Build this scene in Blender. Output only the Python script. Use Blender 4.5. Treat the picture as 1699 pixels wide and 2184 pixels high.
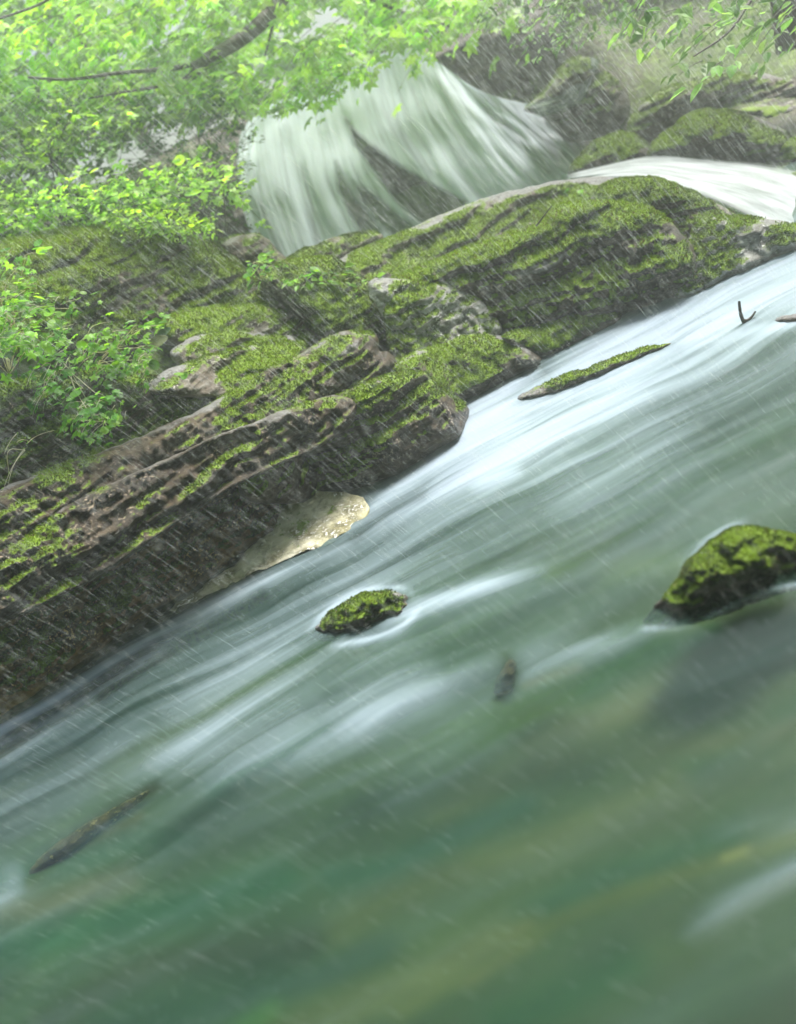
import bpy, math, random
import numpy as np
from mathutils import Matrix, Vector

random.seed(7); RNG = np.random.default_rng(11)
scene = bpy.context.scene
for o in list(bpy.data.objects): bpy.data.objects.remove(o)
col = scene.collection

# ------------------------------------------------------------------ camera
# plan coordinates below are read off the photograph scaled to 1699 x 2184
PW, PH, FPX = 1699.0, 2184.0, 1877.0
ROLL, PITCH, CAMH = math.radians(28), math.radians(22.2), 1.5
CR, SR, CP, SP = math.cos(ROLL), math.sin(ROLL), math.cos(PITCH), math.sin(PITCH)
F = np.array([0, CP, -SP]); U0 = np.array([0, SP, CP]); R0 = np.array([1., 0, 0])
Rr = CR * R0 - SR * U0; Ur = SR * R0 + CR * U0
CAM = np.array([0, 0, CAMH])
cam = bpy.data.cameras.new("camera"); camo = bpy.data.objects.new("camera", cam); col.objects.link(camo)
m = Matrix(((Rr[0], Ur[0], -F[0], 0), (Rr[1], Ur[1], -F[1], 0), (Rr[2], Ur[2], -F[2], CAMH), (0, 0, 0, 1)))
camo.matrix_world = m
cam.sensor_fit = 'VERTICAL'; cam.sensor_height = 36; cam.lens = FPX / PH * 36
cam.clip_start = 0.02; cam.clip_end = 400
cam.dof.use_dof = True; cam.dof.focus_distance = 4.0; cam.dof.aperture_fstop = 1.2
scene.camera = camo

# ------------------------------------------------------------------ light
SUN_EL, SUN_AZ = math.radians(57), math.radians(66)      # azimuth measured from +Y towards +X
w = bpy.data.worlds.new("World"); scene.world = w; w.use_nodes = True
wn = w.node_tree.nodes; wl = w.node_tree.links; wn.clear()
sky = wn.new('ShaderNodeTexSky'); sky.sky_type = 'NISHITA'; sky.sun_disc = False
sky.sun_elevation = SUN_EL; sky.sun_rotation = SUN_AZ; sky.dust_density = 4.0; sky.air_density = 1.0; sky.ozone_density = 0.6
bg = wn.new('ShaderNodeBackground'); bg.inputs[1].default_value = 0.088
wo = wn.new('ShaderNodeOutputWorld'); wl.new(sky.outputs[0], bg.inputs[0]); wl.new(bg.outputs[0], wo.inputs[0])
sun = bpy.data.lights.new("sun", 'SUN'); sun.energy = 4.7; sun.angle = math.radians(24); sun.color = (1, .965, .90)
suno = bpy.data.objects.new("sun", sun); col.objects.link(suno)
sd = Vector((math.sin(SUN_AZ) * math.cos(SUN_EL), math.cos(SUN_AZ) * math.cos(SUN_EL), math.sin(SUN_EL)))
suno.rotation_euler = sd.to_track_quat('Z', 'Y').to_euler()
scene.view_settings.view_transform = 'Standard'; scene.view_settings.look = 'None'
scene.view_settings.exposure = 1.05; scene.view_settings.gamma = 1
scene.render.engine = 'CYCLES'
cy = scene.cycles
cy.use_denoising = True; cy.max_bounces = 6; cy.transparent_max_bounces = 24; cy.volume_bounces = 1
cy.diffuse_bounces = 3; cy.transmission_bounces = 4; cy.caustics_reflective = False; cy.caustics_refractive = False
cy.sample_clamp_indirect = 4.0
HAZE = 0.018

# ------------------------------------------------------------------ mapping helpers
def ray(x, y):
    x = np.asarray(x, float); y = np.asarray(y, float)
    return F * FPX + (x - PW / 2)[..., None] * Rr + (PH / 2 - y)[..., None] * Ur
def at(x, y, Y):                       # point seen at (x, y) lying at forward distance Y
    d = ray(x, y); return CAM + d * (np.asarray(Y, float) / d[..., 1])[..., None]
def on_z(x, y, z):
    d = ray(x, y); return CAM + d * ((z - CAMH) / d[..., 2])[..., None]
def px(P):                             # world -> plan coordinates
    q = np.asarray(P, float) - CAM
    k = FPX / np.maximum(q @ F, 1e-3)
    return PW / 2 + (q @ Rr) * k, PH / 2 - (q @ Ur) * k
def unroll(x, y):
    dx = np.asarray(x, float) - PW / 2; dy = PH / 2 - np.asarray(y, float)
    return dx * CR + dy * SR, -dx * SR + dy * CR
def roll(u, v):
    return PW / 2 + u * CR - v * SR, PH / 2 - (u * SR + v * CR)

TAB = RNG.random((64, 64, 64)).astype(np.float32)
def vnoise(p):
    p = np.asarray(p, float); i = np.floor(p).astype(int); f = p - i; f = f * f * (3 - 2 * f)
    a = [i[..., k] & 63 for k in range(3)]; b = [(v + 1) & 63 for v in a]
    fx, fy, fz = f[..., 0], f[..., 1], f[..., 2]
    def L(u, v, t): return u + (v - u) * t
    return L(L(L(TAB[a[0], a[1], a[2]], TAB[b[0], a[1], a[2]], fx), L(TAB[a[0], b[1], a[2]], TAB[b[0], b[1], a[2]], fx), fy),
             L(L(TAB[a[0], a[1], b[2]], TAB[b[0], a[1], b[2]], fx), L(TAB[a[0], b[1], b[2]], TAB[b[0], b[1], b[2]], fx), fy), fz)
def fbm(p, n=4, g=.5):
    p = np.asarray(p, float); s = 0; a = 1; t = 0
    for k in range(n):
        s = s + a * vnoise(p * 2 ** k + 17.3 * k); t += a; a *= g
    return s / t
def sstep(a, b, x):
    t = np.clip((x - a) / (b - a), 0, 1); return t * t * (3 - 2 * t)

def polydist(poly, X, Y):
    """inside mask, distance to the outline and nearest outline point"""
    poly = np.asarray(poly, float); n = len(poly)
    best = np.full(X.shape, 1e18); nx = np.zeros_like(X); ny = np.zeros_like(X); ins = np.zeros(X.shape, bool)
    for k in range(n):
        x1, y1 = poly[k]; x2, y2 = poly[(k + 1) % n]; dx, dy = x2 - x1, y2 - y1
        t = np.clip(((X - x1) * dx + (Y - y1) * dy) / (dx * dx + dy * dy + 1e-9), 0, 1)
        qx, qy = x1 + t * dx, y1 + t * dy; d = (X - qx) ** 2 + (Y - qy) ** 2
        c = d < best; best = np.where(c, d, best); nx = np.where(c, qx, nx); ny = np.where(c, qy, ny)
        cr = ((y1 > Y) != (y2 > Y)) & (X < (x2 - x1) * (Y - y1) / (y2 - y1 + 1e-12) + x1); ins ^= cr
    return ins, np.sqrt(best), nx, ny
def smooth_poly(p, it=2, closed=True):
    p = np.asarray(p, float)
    for _ in range(it):
        q = np.roll(p, -1, 0) if closed else None
        if closed:
            p = np.stack([p * .75 + q * .25, p * .25 + q * .75], 1).reshape(-1, p.shape[1])
        else:
            a, b = p[:-1], p[1:]
            p = np.vstack([p[:1], np.stack([a * .75 + b * .25, a * .25 + b * .75], 1).reshape(-1, p.shape[1]), p[-1:]])
    return p

# ------------------------------------------------------------------ object helpers
def mesh_obj(name, V, Fc, mat, parent=None, smooth=True, attrs=None, cols=None):
    me = bpy.data.meshes.new(name); V = np.asarray(V, np.float32)
    Fc = [np.asarray(f) for f in (Fc if isinstance(Fc, list) else [Fc]) if len(f)]
    loops = np.concatenate([f.reshape(-1) for f in Fc]).astype(np.int32)
    sizes = np.concatenate([np.full(len(f), f.shape[1]) for f in Fc])
    starts = np.concatenate([[0], np.cumsum(sizes)[:-1]]).astype(np.int32)
    me.vertices.add(len(V)); me.vertices.foreach_set('co', V.reshape(-1))
    me.loops.add(len(loops)); me.loops.foreach_set('vertex_index', loops)
    me.polygons.add(len(starts)); me.polygons.foreach_set('loop_start', starts)
    me.update(calc_edges=True)
    me.polygons.foreach_set('use_smooth', np.full(len(starts), smooth)); me.update()
    for k, v in (attrs or {}).items():
        a = me.attributes.new(k, 'FLOAT', 'POINT'); a.data.foreach_set('value', np.asarray(v, np.float32))
    for k, v in (cols or {}).items():
        a = me.attributes.new(k, 'FLOAT_COLOR', 'POINT')
        v = np.hstack([np.asarray(v, np.float32), np.ones((len(v), 1), np.float32)]); a.data.foreach_set('color', v.reshape(-1))
    if mat: me.materials.append(mat)
    o = bpy.data.objects.new(name, me); col.objects.link(o)
    if parent: o.parent = parent
    return o
def empty(name, loc, label, cat, group=None):
    o = bpy.data.objects.new(name, None); col.objects.link(o); o.location = [float(v) for v in loc]; o.empty_display_size = .1
    o['label'] = label; o['category'] = cat
    if group: o['group'] = group
    return o
def tag(o, label, cat, group=None):
    o['label'] = label; o['category'] = cat
    if group: o['group'] = group
    return o
def struct(o): o['kind'] = 'structure'; return o
class MB:
    """collects pieces of one part"""
    def __init__(s): s.V = []; s.F = {}; s.n = 0; s.C = []
    def add(s, V, Fc, c=None):
        V = np.asarray(V, float); Fc = np.asarray(Fc); s.V.append(V)
        s.F.setdefault(Fc.shape[1], []).append(Fc + s.n); s.n += len(V)
        s.C.append(np.tile(np.asarray(c if c is not None else (.5, .5, .5), float), (len(V), 1)) if c is None or np.ndim(c) == 1 else c)
    def tube(s, P, rad, k=7, c=None):
        P = np.asarray(P, float); n = len(P); rad = np.atleast_1d(rad).astype(float); rad = np.interp(np.linspace(0, 1, n), np.linspace(0, 1, len(rad)), rad)
        T = np.gradient(P, axis=0); T /= np.linalg.norm(T, axis=1)[:, None] + 1e-9
        a = np.cross(T, [.13, .21, .97]); a /= np.linalg.norm(a, axis=1)[:, None] + 1e-9; b = np.cross(T, a)
        th = np.linspace(0, 2 * np.pi, k, endpoint=False)
        V = P[:, None] + rad[:, None, None] * (a[:, None] * np.cos(th)[None, :, None] + b[:, None] * np.sin(th)[None, :, None])
        V = V.reshape(-1, 3); i = np.arange(n - 1)[:, None] * k; j = np.arange(k)[None]; jn = (j + 1) % k
        Q = np.stack([i + j, i + jn, i + k + jn, i + k + j], -1).reshape(-1, 4)
        s.add(V, Q, c)
    def build(s, name, mat, parent=None, smooth=True):
        Fl = [np.concatenate(v) for v in s.F.values()]; V = np.concatenate(s.V)
        if parent is not None: V = V - np.array(parent.location)
        return mesh_obj(name, V, Fl, mat, parent, smooth, cols={'tint': np.concatenate(s.C)})

# ------------------------------------------------------------------ materials
def mat_new(name):
    mt = bpy.data.materials.new(name); mt.use_nodes = True; nt = mt.node_tree; nt.nodes.clear()
    return mt, nt, nt.nodes, nt.links
def N(nt, typ, ins=None, **kw):
    n = nt.nodes.new(typ)
    for k, v in kw.items(): setattr(n, k, v)
    for k, v in (ins or {}).items():
        if hasattr(v, 'is_output'): nt.links.new(v, n.inputs[k])
        else: n.inputs[k].default_value = v
    return n
def rgb(c): return (c[0], c[1], c[2], 1)
def mixc(nt, f, a, b, blend='MIX'):
    n = nt.nodes.new('ShaderNodeMix'); n.data_type = 'RGBA'; n.blend_type = blend
    for i, v in ((0, f), (6, a), (7, b)):
        if hasattr(v, 'is_output'): nt.links.new(v, n.inputs[i])
        else: n.inputs[i].default_value = v
    return n.outputs[2]
def math_(nt, op, a, b=0.0, c=None):
    n = nt.nodes.new('ShaderNodeMath'); n.operation = op
    for i, v in enumerate((a, b) if c is None else (a, b, c)):
        if hasattr(v, 'is_output'): nt.links.new(v, n.inputs[i])
        else: n.inputs[i].default_value = v
    return n.outputs[0]
def ramp(nt, f, stops, interp='LINEAR'):
    n = nt.nodes.new('ShaderNodeValToRGB'); cr = n.color_ramp; cr.interpolation = interp
    while len(cr.elements) < len(stops): cr.elements.new(.5)
    for e, (p, c) in zip(cr.elements, stops): e.position = p; e.color = rgb(c) if len(c) == 3 else c
    nt.links.new(f, n.inputs[0]); return n.outputs[0]
def noise(nt, vec, sc, det=4, rough=.55, dist=0.0):
    n = N(nt, 'ShaderNodeTexNoise', {'Scale': sc, 'Detail': det, 'Roughness': rough, 'Distortion': dist})
    nt.links.new(vec, n.inputs['Vector']); return n.outputs[0]
def mapped(nt, vec, sc, rot=(0, 0, 0)):
    n = N(nt, 'ShaderNodeMapping', {'Scale': sc, 'Rotation': rot}); nt.links.new(vec, n.inputs['Vector']); return n.outputs[0]
def geo_pos(nt): return nt.nodes.new('ShaderNodeNewGeometry').outputs['Position']

def rock_material(name, rock_a, rock_b, rock_c, wet=.35):
    mt, nt, nn, ll = mat_new(name); p = geo_pos(nt)
    moss = N(nt, 'ShaderNodeAttribute', attribute_name='moss').outputs['Fac']
    tone = N(nt, 'ShaderNodeAttribute', attribute_name='tone').outputs['Fac']
    strat = noise(nt, mapped(nt, p, (2.2, 2.2, 26)), 1, 6, .65)
    blot = noise(nt, p, 7, 6, .65); fine = noise(nt, p, 60, 5, .7)
    rc = ramp(nt, strat, [(.33, rock_a), (.5, rock_b), (.66, rock_c)])
    rc = mixc(nt, ramp(nt, blot, [(.42, (0, 0, 0)), (.62, (1, 1, 1))]), rc, rgb([v * .45 for v in rock_a]))
    lich = ramp(nt, math_(nt, 'MULTIPLY', fine, math_(nt, 'ADD', blot, .45)), [(.56, (0, 0, 0)), (.64, (1, 1, 1))])
    rc = mixc(nt, lich, rc, rgb([min(1, v * 1.9 + .1) for v in rock_c]))
    lp = N(nt, 'ShaderNodeAttribute', attribute_name='lip').outputs['Fac']
    pale = ramp(nt, fine, [(.35, (.07, .062, .052)), (.62, (.30, .30, .31))])
    rc = mixc(nt, ramp(nt, math_(nt, 'ADD', lp, math_(nt, 'MULTIPLY', math_(nt, 'SUBTRACT', strat, .5), 1.2)), [(.25, (0, 0, 0)), (.55, (1, 1, 1))]), rc, pale)
    mn = noise(nt, p, 38, 5, .75); mb = noise(nt, p, 5, 3, .6)
    t2 = math_(nt, 'ADD', math_(nt, 'ADD', math_(nt, 'MULTIPLY', mn, .8), math_(nt, 'MULTIPLY', mb, .55)), math_(nt, 'MULTIPLY', tone, .6))
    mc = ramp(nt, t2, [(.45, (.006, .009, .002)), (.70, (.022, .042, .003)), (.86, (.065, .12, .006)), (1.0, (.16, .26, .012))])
    mcut = math_(nt, 'ADD', moss, math_(nt, 'MULTIPLY', math_(nt, 'SUBTRACT', mn, .5), 1.5))
    c = mixc(nt, ramp(nt, mcut, [(.38, (0, 0, 0)), (.56, (1, 1, 1))]), rc, mc)
    hb = math_(nt, 'ADD', math_(nt, 'MULTIPLY', strat, 1.0), math_(nt, 'ADD', math_(nt, 'MULTIPLY', blot, .8), math_(nt, 'MULTIPLY', fine, .45)))
    bp = N(nt, 'ShaderNodeBump', {'Strength': .9, 'Distance': .035, 'Height': hb})
    ro = math_(nt, 'ADD', math_(nt, 'MULTIPLY', moss, .5), wet)
    b = N(nt, 'ShaderNodeBsdfPrincipled', {'Base Color': c, 'Roughness': ro, 'Normal': bp.outputs[0]})
    o = nn.new('ShaderNodeOutputMaterial'); ll.new(b.outputs[0], o.inputs[0]); return mt
M_BROWN = rock_material('brown_limestone', (.024, .015, .007), (.068, .043, .022), (.14, .11, .075))
M_GREY = rock_material('grey_limestone', (.055, .040, .026), (.14, .110, .080), (.33, .31, .28))
M_DARK = rock_material('dark_wet_rock', (.016, .011, .006), (.042, .028, .013), (.10, .075, .042))
M_PALE = rock_material('pale_limestone', (.14, .13, .11), (.36, .36, .34), (.62, .64, .66))
M_SLAB = rock_material('brown_slab_limestone', (.016, .010, .004), (.050, .031, .012), (.12, .085, .045))
M_OCHRE = rock_material('ochre_wet_rock', (.06, .031, .006), (.25, .135, .028), (.36, .24, .08))
M_TAN = rock_material('tan_gravel', (.42, .39, .20), (.64, .62, .46), (.82, .80, .70), .5)

def leaf_material(name, bright=1.15, trans=.6):
    mt, nt, nn, ll = mat_new(name)
    t = N(nt, 'ShaderNodeAttribute', attribute_name='tint').outputs['Color']
    n1 = noise(nt, geo_pos(nt), 30, 3)
    c = mixc(nt, 1.0, t, ramp(nt, n1, [(.3, (.7 * bright,) * 3), (.7, (1.25 * bright,) * 3)]), 'MULTIPLY')
    d = N(nt, 'ShaderNodeBsdfPrincipled', {'Base Color': c, 'Roughness': .45})
    tr = N(nt, 'ShaderNodeBsdfTranslucent', {'Color': mixc(nt, 1.0, c, rgb((1.25, 1.2, .65)), 'MULTIPLY')})
    mx = N(nt, 'ShaderNodeMixShader', {0: trans}); ll.new(d.outputs[0], mx.inputs[1]); ll.new(tr.outputs[0], mx.inputs[2])
    o = nn.new('ShaderNodeOutputMaterial'); ll.new(mx.outputs[0], o.inputs[0]); return mt
M_LEAF = leaf_material('leaf_green'); M_MOSS = leaf_material('moss_fronds', 1.0, .35)
def bark_material():
    mt, nt, nn, ll = mat_new('wet_bark'); p = geo_pos(nt)
    n1 = noise(nt, mapped(nt, p, (20, 20, 6)), 1, 6, .7); n2 = noise(nt, p, 9, 3)
    c = ramp(nt, n1, [(.3, (.014, .010, .007)), (.7, (.06, .045, .03))])
    c = mixc(nt, ramp(nt, n2, [(.5, (0, 0, 0)), (.65, (1, 1, 1))]), c, rgb((.05, .07, .02)))
    bp = N(nt, 'ShaderNodeBump', {'Strength': .7, 'Distance': .01, 'Height': n1})
    b = N(nt, 'ShaderNodeBsdfPrincipled', {'Base Color': c, 'Roughness': .6, 'Normal': bp.outputs[0]})
    o = nn.new('ShaderNodeOutputMaterial'); ll.new(b.outputs[0], o.inputs[0]); return mt
M_BARK = bark_material()

# ------------------------------------------------------------------ rocks
def tufts(P, Nn, size, tone, dens_rng):
    """moss fronds: two crossed slivers leaning off the surface at every point"""
    n = len(P); k = 3
    P = np.repeat(P, k, 0); Nn = np.repeat(Nn, k, 0); tone = np.repeat(tone, k)
    rnd = dens_rng.normal(size=(n * k, 3)); up = Nn + rnd * .75 + np.array([0, 0, .15]); up /= np.linalg.norm(up, axis=1)[:, None]
    sd = np.cross(up, dens_rng.normal(size=(n * k, 3))); sd /= np.linalg.norm(sd, axis=1)[:, None] + 1e-9
    h = size * dens_rng.uniform(.5, 1.5, n * k)[:, None]; wd = h * dens_rng.uniform(.28, .5, n * k)[:, None]
    base = P - up * h * .25
    V = np.stack([base - sd * wd * .5, base + up * h * .6 - sd * wd * .45 , base + up * h, base + sd * wd * .5], 1).reshape(-1, 3)
    Q = np.arange(n * k * 4).reshape(-1, 4)
    t = np.clip(tone + dens_rng.normal(size=n * k) * .16, 0, 1)[:, None]
    c = np.where(t < .5, (1 - t * 2) * np.array([.010, .018, .003]) + t * 2 * np.array([.048, .095, .005]),
                 (2 - t * 2) * np.array([.048, .095, .005]) + (t * 2 - 1) * np.array([.24, .37, .02]))
    dry = dens_rng.random(n * k)[:, None] < .12; c = np.where(dry, np.array([.12, .085, .025]), c)
    return V, Q, np.repeat(c, 4, 0)

NROCK = [0]
def rock(name, label, poly, base, T=.3, R=60, ky=.10, mat=None, moss=.5, tone=.4, strata=.05, rough=.05, step=4.0,
         cat='rock', group=None, tuft=.014, dens=1.0, jit=5, lift=None, mband=None, thing=True, mfront=0.0, zb=-.05, lip=.5):
    NROCK[0] += 1; sid = NROCK[0] * 3.71; rg = np.random.default_rng(NROCK[0])
    poly = smooth_poly(poly, 2)
    x0, y0 = poly.min(0) - step * 2; x1, y1 = poly.max(0) + step * 2
    gx = np.arange(x0, x1, step); gy = np.arange(y0, y1, step); X, Y = np.meshgrid(gx, gy)
    # uneven outline
    jn = lambda X, Y, o: (fbm(np.stack([X / 26., Y / 26., np.full_like(X, sid + o)], -1), 3) - .5) * 2 * jit
    ins, d, nx, ny = polydist(poly, X, Y)
    cell = ins[:-1, :-1] | ins[1:, :-1] | ins[:-1, 1:] | ins[1:, 1:]
    Xs = np.where(ins, X, nx); Ys = np.where(ins, Y, ny); d = np.where(ins, d, 0)
    fr = np.exp(-d / 22.)
    ux, uy = unroll(Xs, Ys)
    ox = jn(Xs, Ys, 0) * fr; oy = jn(Xs, Ys, 9) * fr
    Xs = Xs + ox; Ys = Ys + oy
    used = np.zeros(X.shape, bool); used[:-1, :-1] |= cell; used[1:, :-1] |= cell; used[:-1, 1:] |= cell; used[1:, 1:] |= cell
    # depth of the base line
    if cat != 'gravel bank': ky, T, strata = ky * .72, T * 1.15, strata * .6
    bp = []
    for q in base:
        u, v = unroll(q[0], q[1])
        bp.append((float(u), float(v), float(q[2]) if len(q) > 2 else float(on_z(q[0], q[1], zb)[1])))
    bp.sort(); bp = np.array(bp)
    vb = np.interp(ux, bp[:, 0], bp[:, 1]); Yb = np.interp(ux, bp[:, 0], bp[:, 2])
    Y0 = Yb + ky * (uy - vb) / 100.
    prof = np.clip(1 - (1 - np.clip(d / R, 0, 1)) ** 2.6, 0, 1) ** (1 / 2.2)
    if name in ('stream_rock', 'submerged_rock'): prof = prof * (.12 + .88 * sstep(0, R * 1.3, uy - vb))
    P0 = at(Xs, Ys, Y0)
    lo = fbm(P0 * np.array([2.2, 2.2, 3.2]) + sid, 4)
    st = fbm(np.stack([P0[..., 0] * 1.1, P0[..., 1] * 1.1, P0[..., 2] * 13 + lo * 2.5], -1) + sid, 3)
    st2 = np.abs(st - .5) * 2
    st3 = fbm(np.stack([P0[..., 0] * 2.2, P0[..., 1] * 2.2, P0[..., 2] * 46 + lo * 5 + st * 2], -1) + sid, 3)
    fi = fbm(P0 * 24 + sid, 3)
    msk = sstep(0, 16, d)
    t = T * prof * (.65 + .7 * (lo - .15)) + msk * (strata * 2 * (st - .5) - strata * st2 + strata * .9 * (st3 - .5) + rough * (fi - .5))
    Yf = Y0 - t; Yk = Y0 + T * prof * .9 + .0
    idx = -np.ones(X.shape, int); nu = used.sum(); idx[used] = np.arange(nu)
    Vf = at(Xs, Ys, Yf)[used]; Vk = at(Xs, Ys, Yk)[used]
    rim = (d[used] <= 0.001)
    kid = np.where(rim, np.arange(nu), nu + np.cumsum(~rim) - 1)
    V = np.vstack([Vf, Vk[~rim]])
    a, b_, c_, e = idx[:-1, :-1][cell], idx[:-1, 1:][cell], idx[1:, 1:][cell], idx[1:, :-1][cell]
    Qf = np.stack([a, e, c_, b_], -1); Qk = np.stack([kid[a], kid[b_], kid[c_], kid[e]], -1)
    keep = ~(rim[Qk if False else np.stack([a, b_, c_, e], -1)].all(1)); Qk = Qk[keep]; Qf = Qf[keep]
    # vertex normals of the front for the moss
    p0, p1, p2, p3 = (Vf[Qf[:, i]] for i in range(4)); fn = np.cross(p2 - p0, p3 - p1); fn /= np.linalg.norm(fn, axis=1)[:, None] + 1e-12
    vn = np.zeros_like(Vf)
    for i in range(4): np.add.at(vn, Qf[:, i], fn)
    vn /= np.linalg.norm(vn, axis=1)[:, None] + 1e-12
    patch = fbm(Vf * 4.5 + sid * 2, 4)
    mz = np.clip(vn[:, 2], -1, 1)
    mm = moss + .10 + (mz - .36 + mfront) * 1.15 + (patch - .5) * 2.1
    if mband is not None:
        pxx, pyy = Xs[used], Ys[used]
        for (poly2, amt, wid) in mband:
            i2, d2, _, _ = polydist(poly2, pxx, pyy); mm = mm + amt * np.where(i2, 1, np.exp(-(d2 / wid) ** 2))
    dl = d[used] + (fbm(Vf * 6 + sid, 3) - .5) * 22
    lipv = lip * sstep(18, 5, dl) * sstep(.42, .7, vn[:, 2]) * sstep(.38, .56, fbm(Vf * np.array([3, 3, 8]) + sid * 3, 3) + (lip - .5) * .3)
    lipv = np.maximum(lipv, lip * .8 * sstep(.60, .68, st[used]) * sstep(.42, .6, lo[used]))
    mm = mm - lipv * 1.1
    mm = mm + (fbm(Vf * 14 + sid, 3) - .5) * .9; mm = np.clip(mm, 0, 1); mm *= sstep(.0, .035, Vf[:, 2])
    pt2 = fbm(Vf * 13 + sid, 3); tn = np.clip(tone - .06 + (patch - .5) * 1.0 + (pt2 - .5) * .8 + (mz - .5) * .75, 0, 1)  # moss colour carries light and shade: brighter on upward faces, darker below
    full = np.zeros(len(V)); full[:nu] = mm; ft = np.full(len(V), tone); ft[:nu] = tn
    full[nu:] = .4; lpa = np.zeros(len(V)); lpa[:nu] = lipv
    loc = V[:nu].mean(0); loc[2] = V[:, 2].min()
    if thing: root = empty(name, loc, label, cat, group)
    else: root = None; loc = np.zeros(3)
    body = mesh_obj('rock_body' if thing else name, V - loc, [Qf, Qk], mat or M_BROWN, root, True, {'moss': full, 'tone': ft, 'lip': lpa})
    # moss fronds
    fc = (p0 + p1 + p2 + p3) / 4; ar = np.linalg.norm(np.cross(p2 - p0, p3 - p1), axis=1) / 2
    fm = mm[Qf].mean(1); ft2 = tn[Qf].mean(1)
    fn = fn
    pr = np.clip((fm - .42) / .3, 0, 1) * ar * 9000 * dens * (.014 / tuft) ** 1.2
    cnt = np.floor(pr + rg.random(len(pr))).astype(int); ids = np.repeat(np.arange(len(pr)), cnt)
    if len(ids) > 45000: ids = rg.choice(ids, 45000, False)
    if len(ids) > 400:
        r1, r2 = rg.random((2, len(ids), 1))
        pp = p0[ids] * (1 - r1) * (1 - r2) + p1[ids] * (1 - r1) * r2 + p2[ids] * r1 * r2 + p3[ids] * r1 * (1 - r2)
        Vt, Qt, Ct = tufts(pp, fn[ids], tuft, ft2[ids], rg)
        mesh_obj('moss', Vt - loc, Qt, M_MOSS, root if thing else body, False, cols={'tint': Ct})
    return root if thing else body

# ------------------------------------------------------------------ strokes: where foam lies and what colours the bed has
def line_dist(pts, X, Y, taper=False):
    p0 = np.asarray(pts, float); pts = smooth_poly(pts, 2, False); best = np.full(X.shape, 1e18); tt = np.zeros_like(X); n = len(pts) - 1; k = 0
    for (x1, y1), (x2, y2) in zip(pts[:-1], pts[1:]):
        dx, dy = x2 - x1, y2 - y1; t = np.clip(((X - x1) * dx + (Y - y1) * dy) / (dx * dx + dy * dy + 1e-9), 0, 1)
        dd = (X - x1 - t * dx) ** 2 + (Y - y1 - t * dy) ** 2; c = dd < best; best = np.where(c, dd, best); tt = np.where(c, (k + t) / n, tt); k += 1
    if not taper: return np.sqrt(best)
    off = lambda q: q[0] < 5 or q[0] > 1694 or q[1] > 2180
    am = np.ones_like(X)
    if not off(p0[0]): am = am * sstep(-.05, .42, tt)
    if not off(p0[-1]): am = am * sstep(1.05, .58, tt)
    return np.sqrt(best), am
FOAM = [   # points, width, amount
    ([(1990, 470), (1699, 575), (1560, 625), (1430, 680), (1320, 720), (1230, 755), (1160, 790)], 46, .88),
    ([(1160, 790), (1090, 825), (1040, 860), (1000, 900), (985, 935)], 28, .95),
    ([(1700, 640), (1560, 680), (1420, 720), (1300, 770), (1180, 835)], 22, .45),
    ([(1620, 700), (1480, 770), (1340, 820), (1220, 870), (1100, 920), (1000, 960), (880, 1020)], 40, .75),
    ([(1120, 870), (1050, 905), (990, 940), (900, 1000)], 30, .7),
    ([(1400, 830), (1250, 905), (1100, 985), (950, 1060), (830, 1120)], 34, .40),
    ([(985, 940), (900, 1010), (820, 1065), (780, 1110), (700, 1150)], 14, .55),
    ([(760, 1160), (600, 1225), (480, 1285), (360, 1340), (240, 1410), (120, 1500), (-40, 1590)], 12, 1.1),
    ([(560, 1265), (440, 1330), (330, 1400), (200, 1490), (60, 1590), (-60, 1670)], 12, .45),
    ([(1000, 1165), (880, 1205), (760, 1270), (620, 1350), (500, 1410), (340, 1500), (180, 1590)], 22, .38),
    ([(1180, 1215), (1060, 1245), (960, 1275), (880, 1305), (800, 1345)], 18, .80), ([(660, 1366), (560, 1410), (430, 1480), (330, 1530)], 14, .35),
    ([(900, 1345), (740, 1410), (560, 1490), (380, 1590), (240, 1680)], 32, .34),
    ([(1400, 1340), (1290, 1370), (1180, 1390), (1120, 1420), (1095, 1450)], 24, .50),
    ([(1120, 1420), (980, 1465), (820, 1520), (600, 1620), (420, 1700)], 44, .36),
    ([(1900, 1740), (1699, 1850), (1600, 1900), (1520, 1945), (1440, 2010)], 30, .60),
    ([(1900, 1700), (1699, 1740), (1500, 1800)], 24, .25),
    ([(60, 1850), (20, 1900), (-60, 1950)], 26, .55),
    ([(1585, 690), (1520, 712), (1440, 745)], 7, .45),
    ([(1699, 690), (1620, 705), (1540, 730), (1450, 760)], 10, .45),
    ([(1120, 1000), (1060, 1020), (1000, 1050)], 8, .5),
    ([(1760, 1245), (1660, 1262), (1600, 1285), (1540, 1312), (1500, 1325)], 5, .95),
    ([(898, 1300), (862, 1342), (790, 1368), (700, 1380)], 6, 1.0), ([(650, 1360), (690, 1310), (760, 1262), (850, 1252), (900, 1280)], 6, .6),
    ([(1075, 884), (1190, 856), (1300, 812), (1455, 748)], 7, .8), ([(1090, 850), (1200, 795), (1340, 745), (1450, 722)], 8, .8),
    ([(1355, 1340), (1420, 1352), (1500, 1340)], 7, .5), ([(1445, 1215), (1520, 1135), (1600, 1106)], 9, .5),
    ([(1100, 1560), (950, 1640), (800, 1740)], 40, .18),
    ([(330, 1540), (180, 1640), (0, 1720)], 30, .30),
]
FOAM += [([(1250, 900), (1050, 1000), (850, 1120), (650, 1260)], 60, .30), ([(1500, 900), (1300, 1010), (1150, 1100)], 60, .22),
    ([(700, 1480), (520, 1580), (300, 1640)], 50, .30), ([(950, 1420), (820, 1480), (700, 1560)], 46, .30), ([(1420, 1330), (1560, 1290)], 14, .0)]
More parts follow.
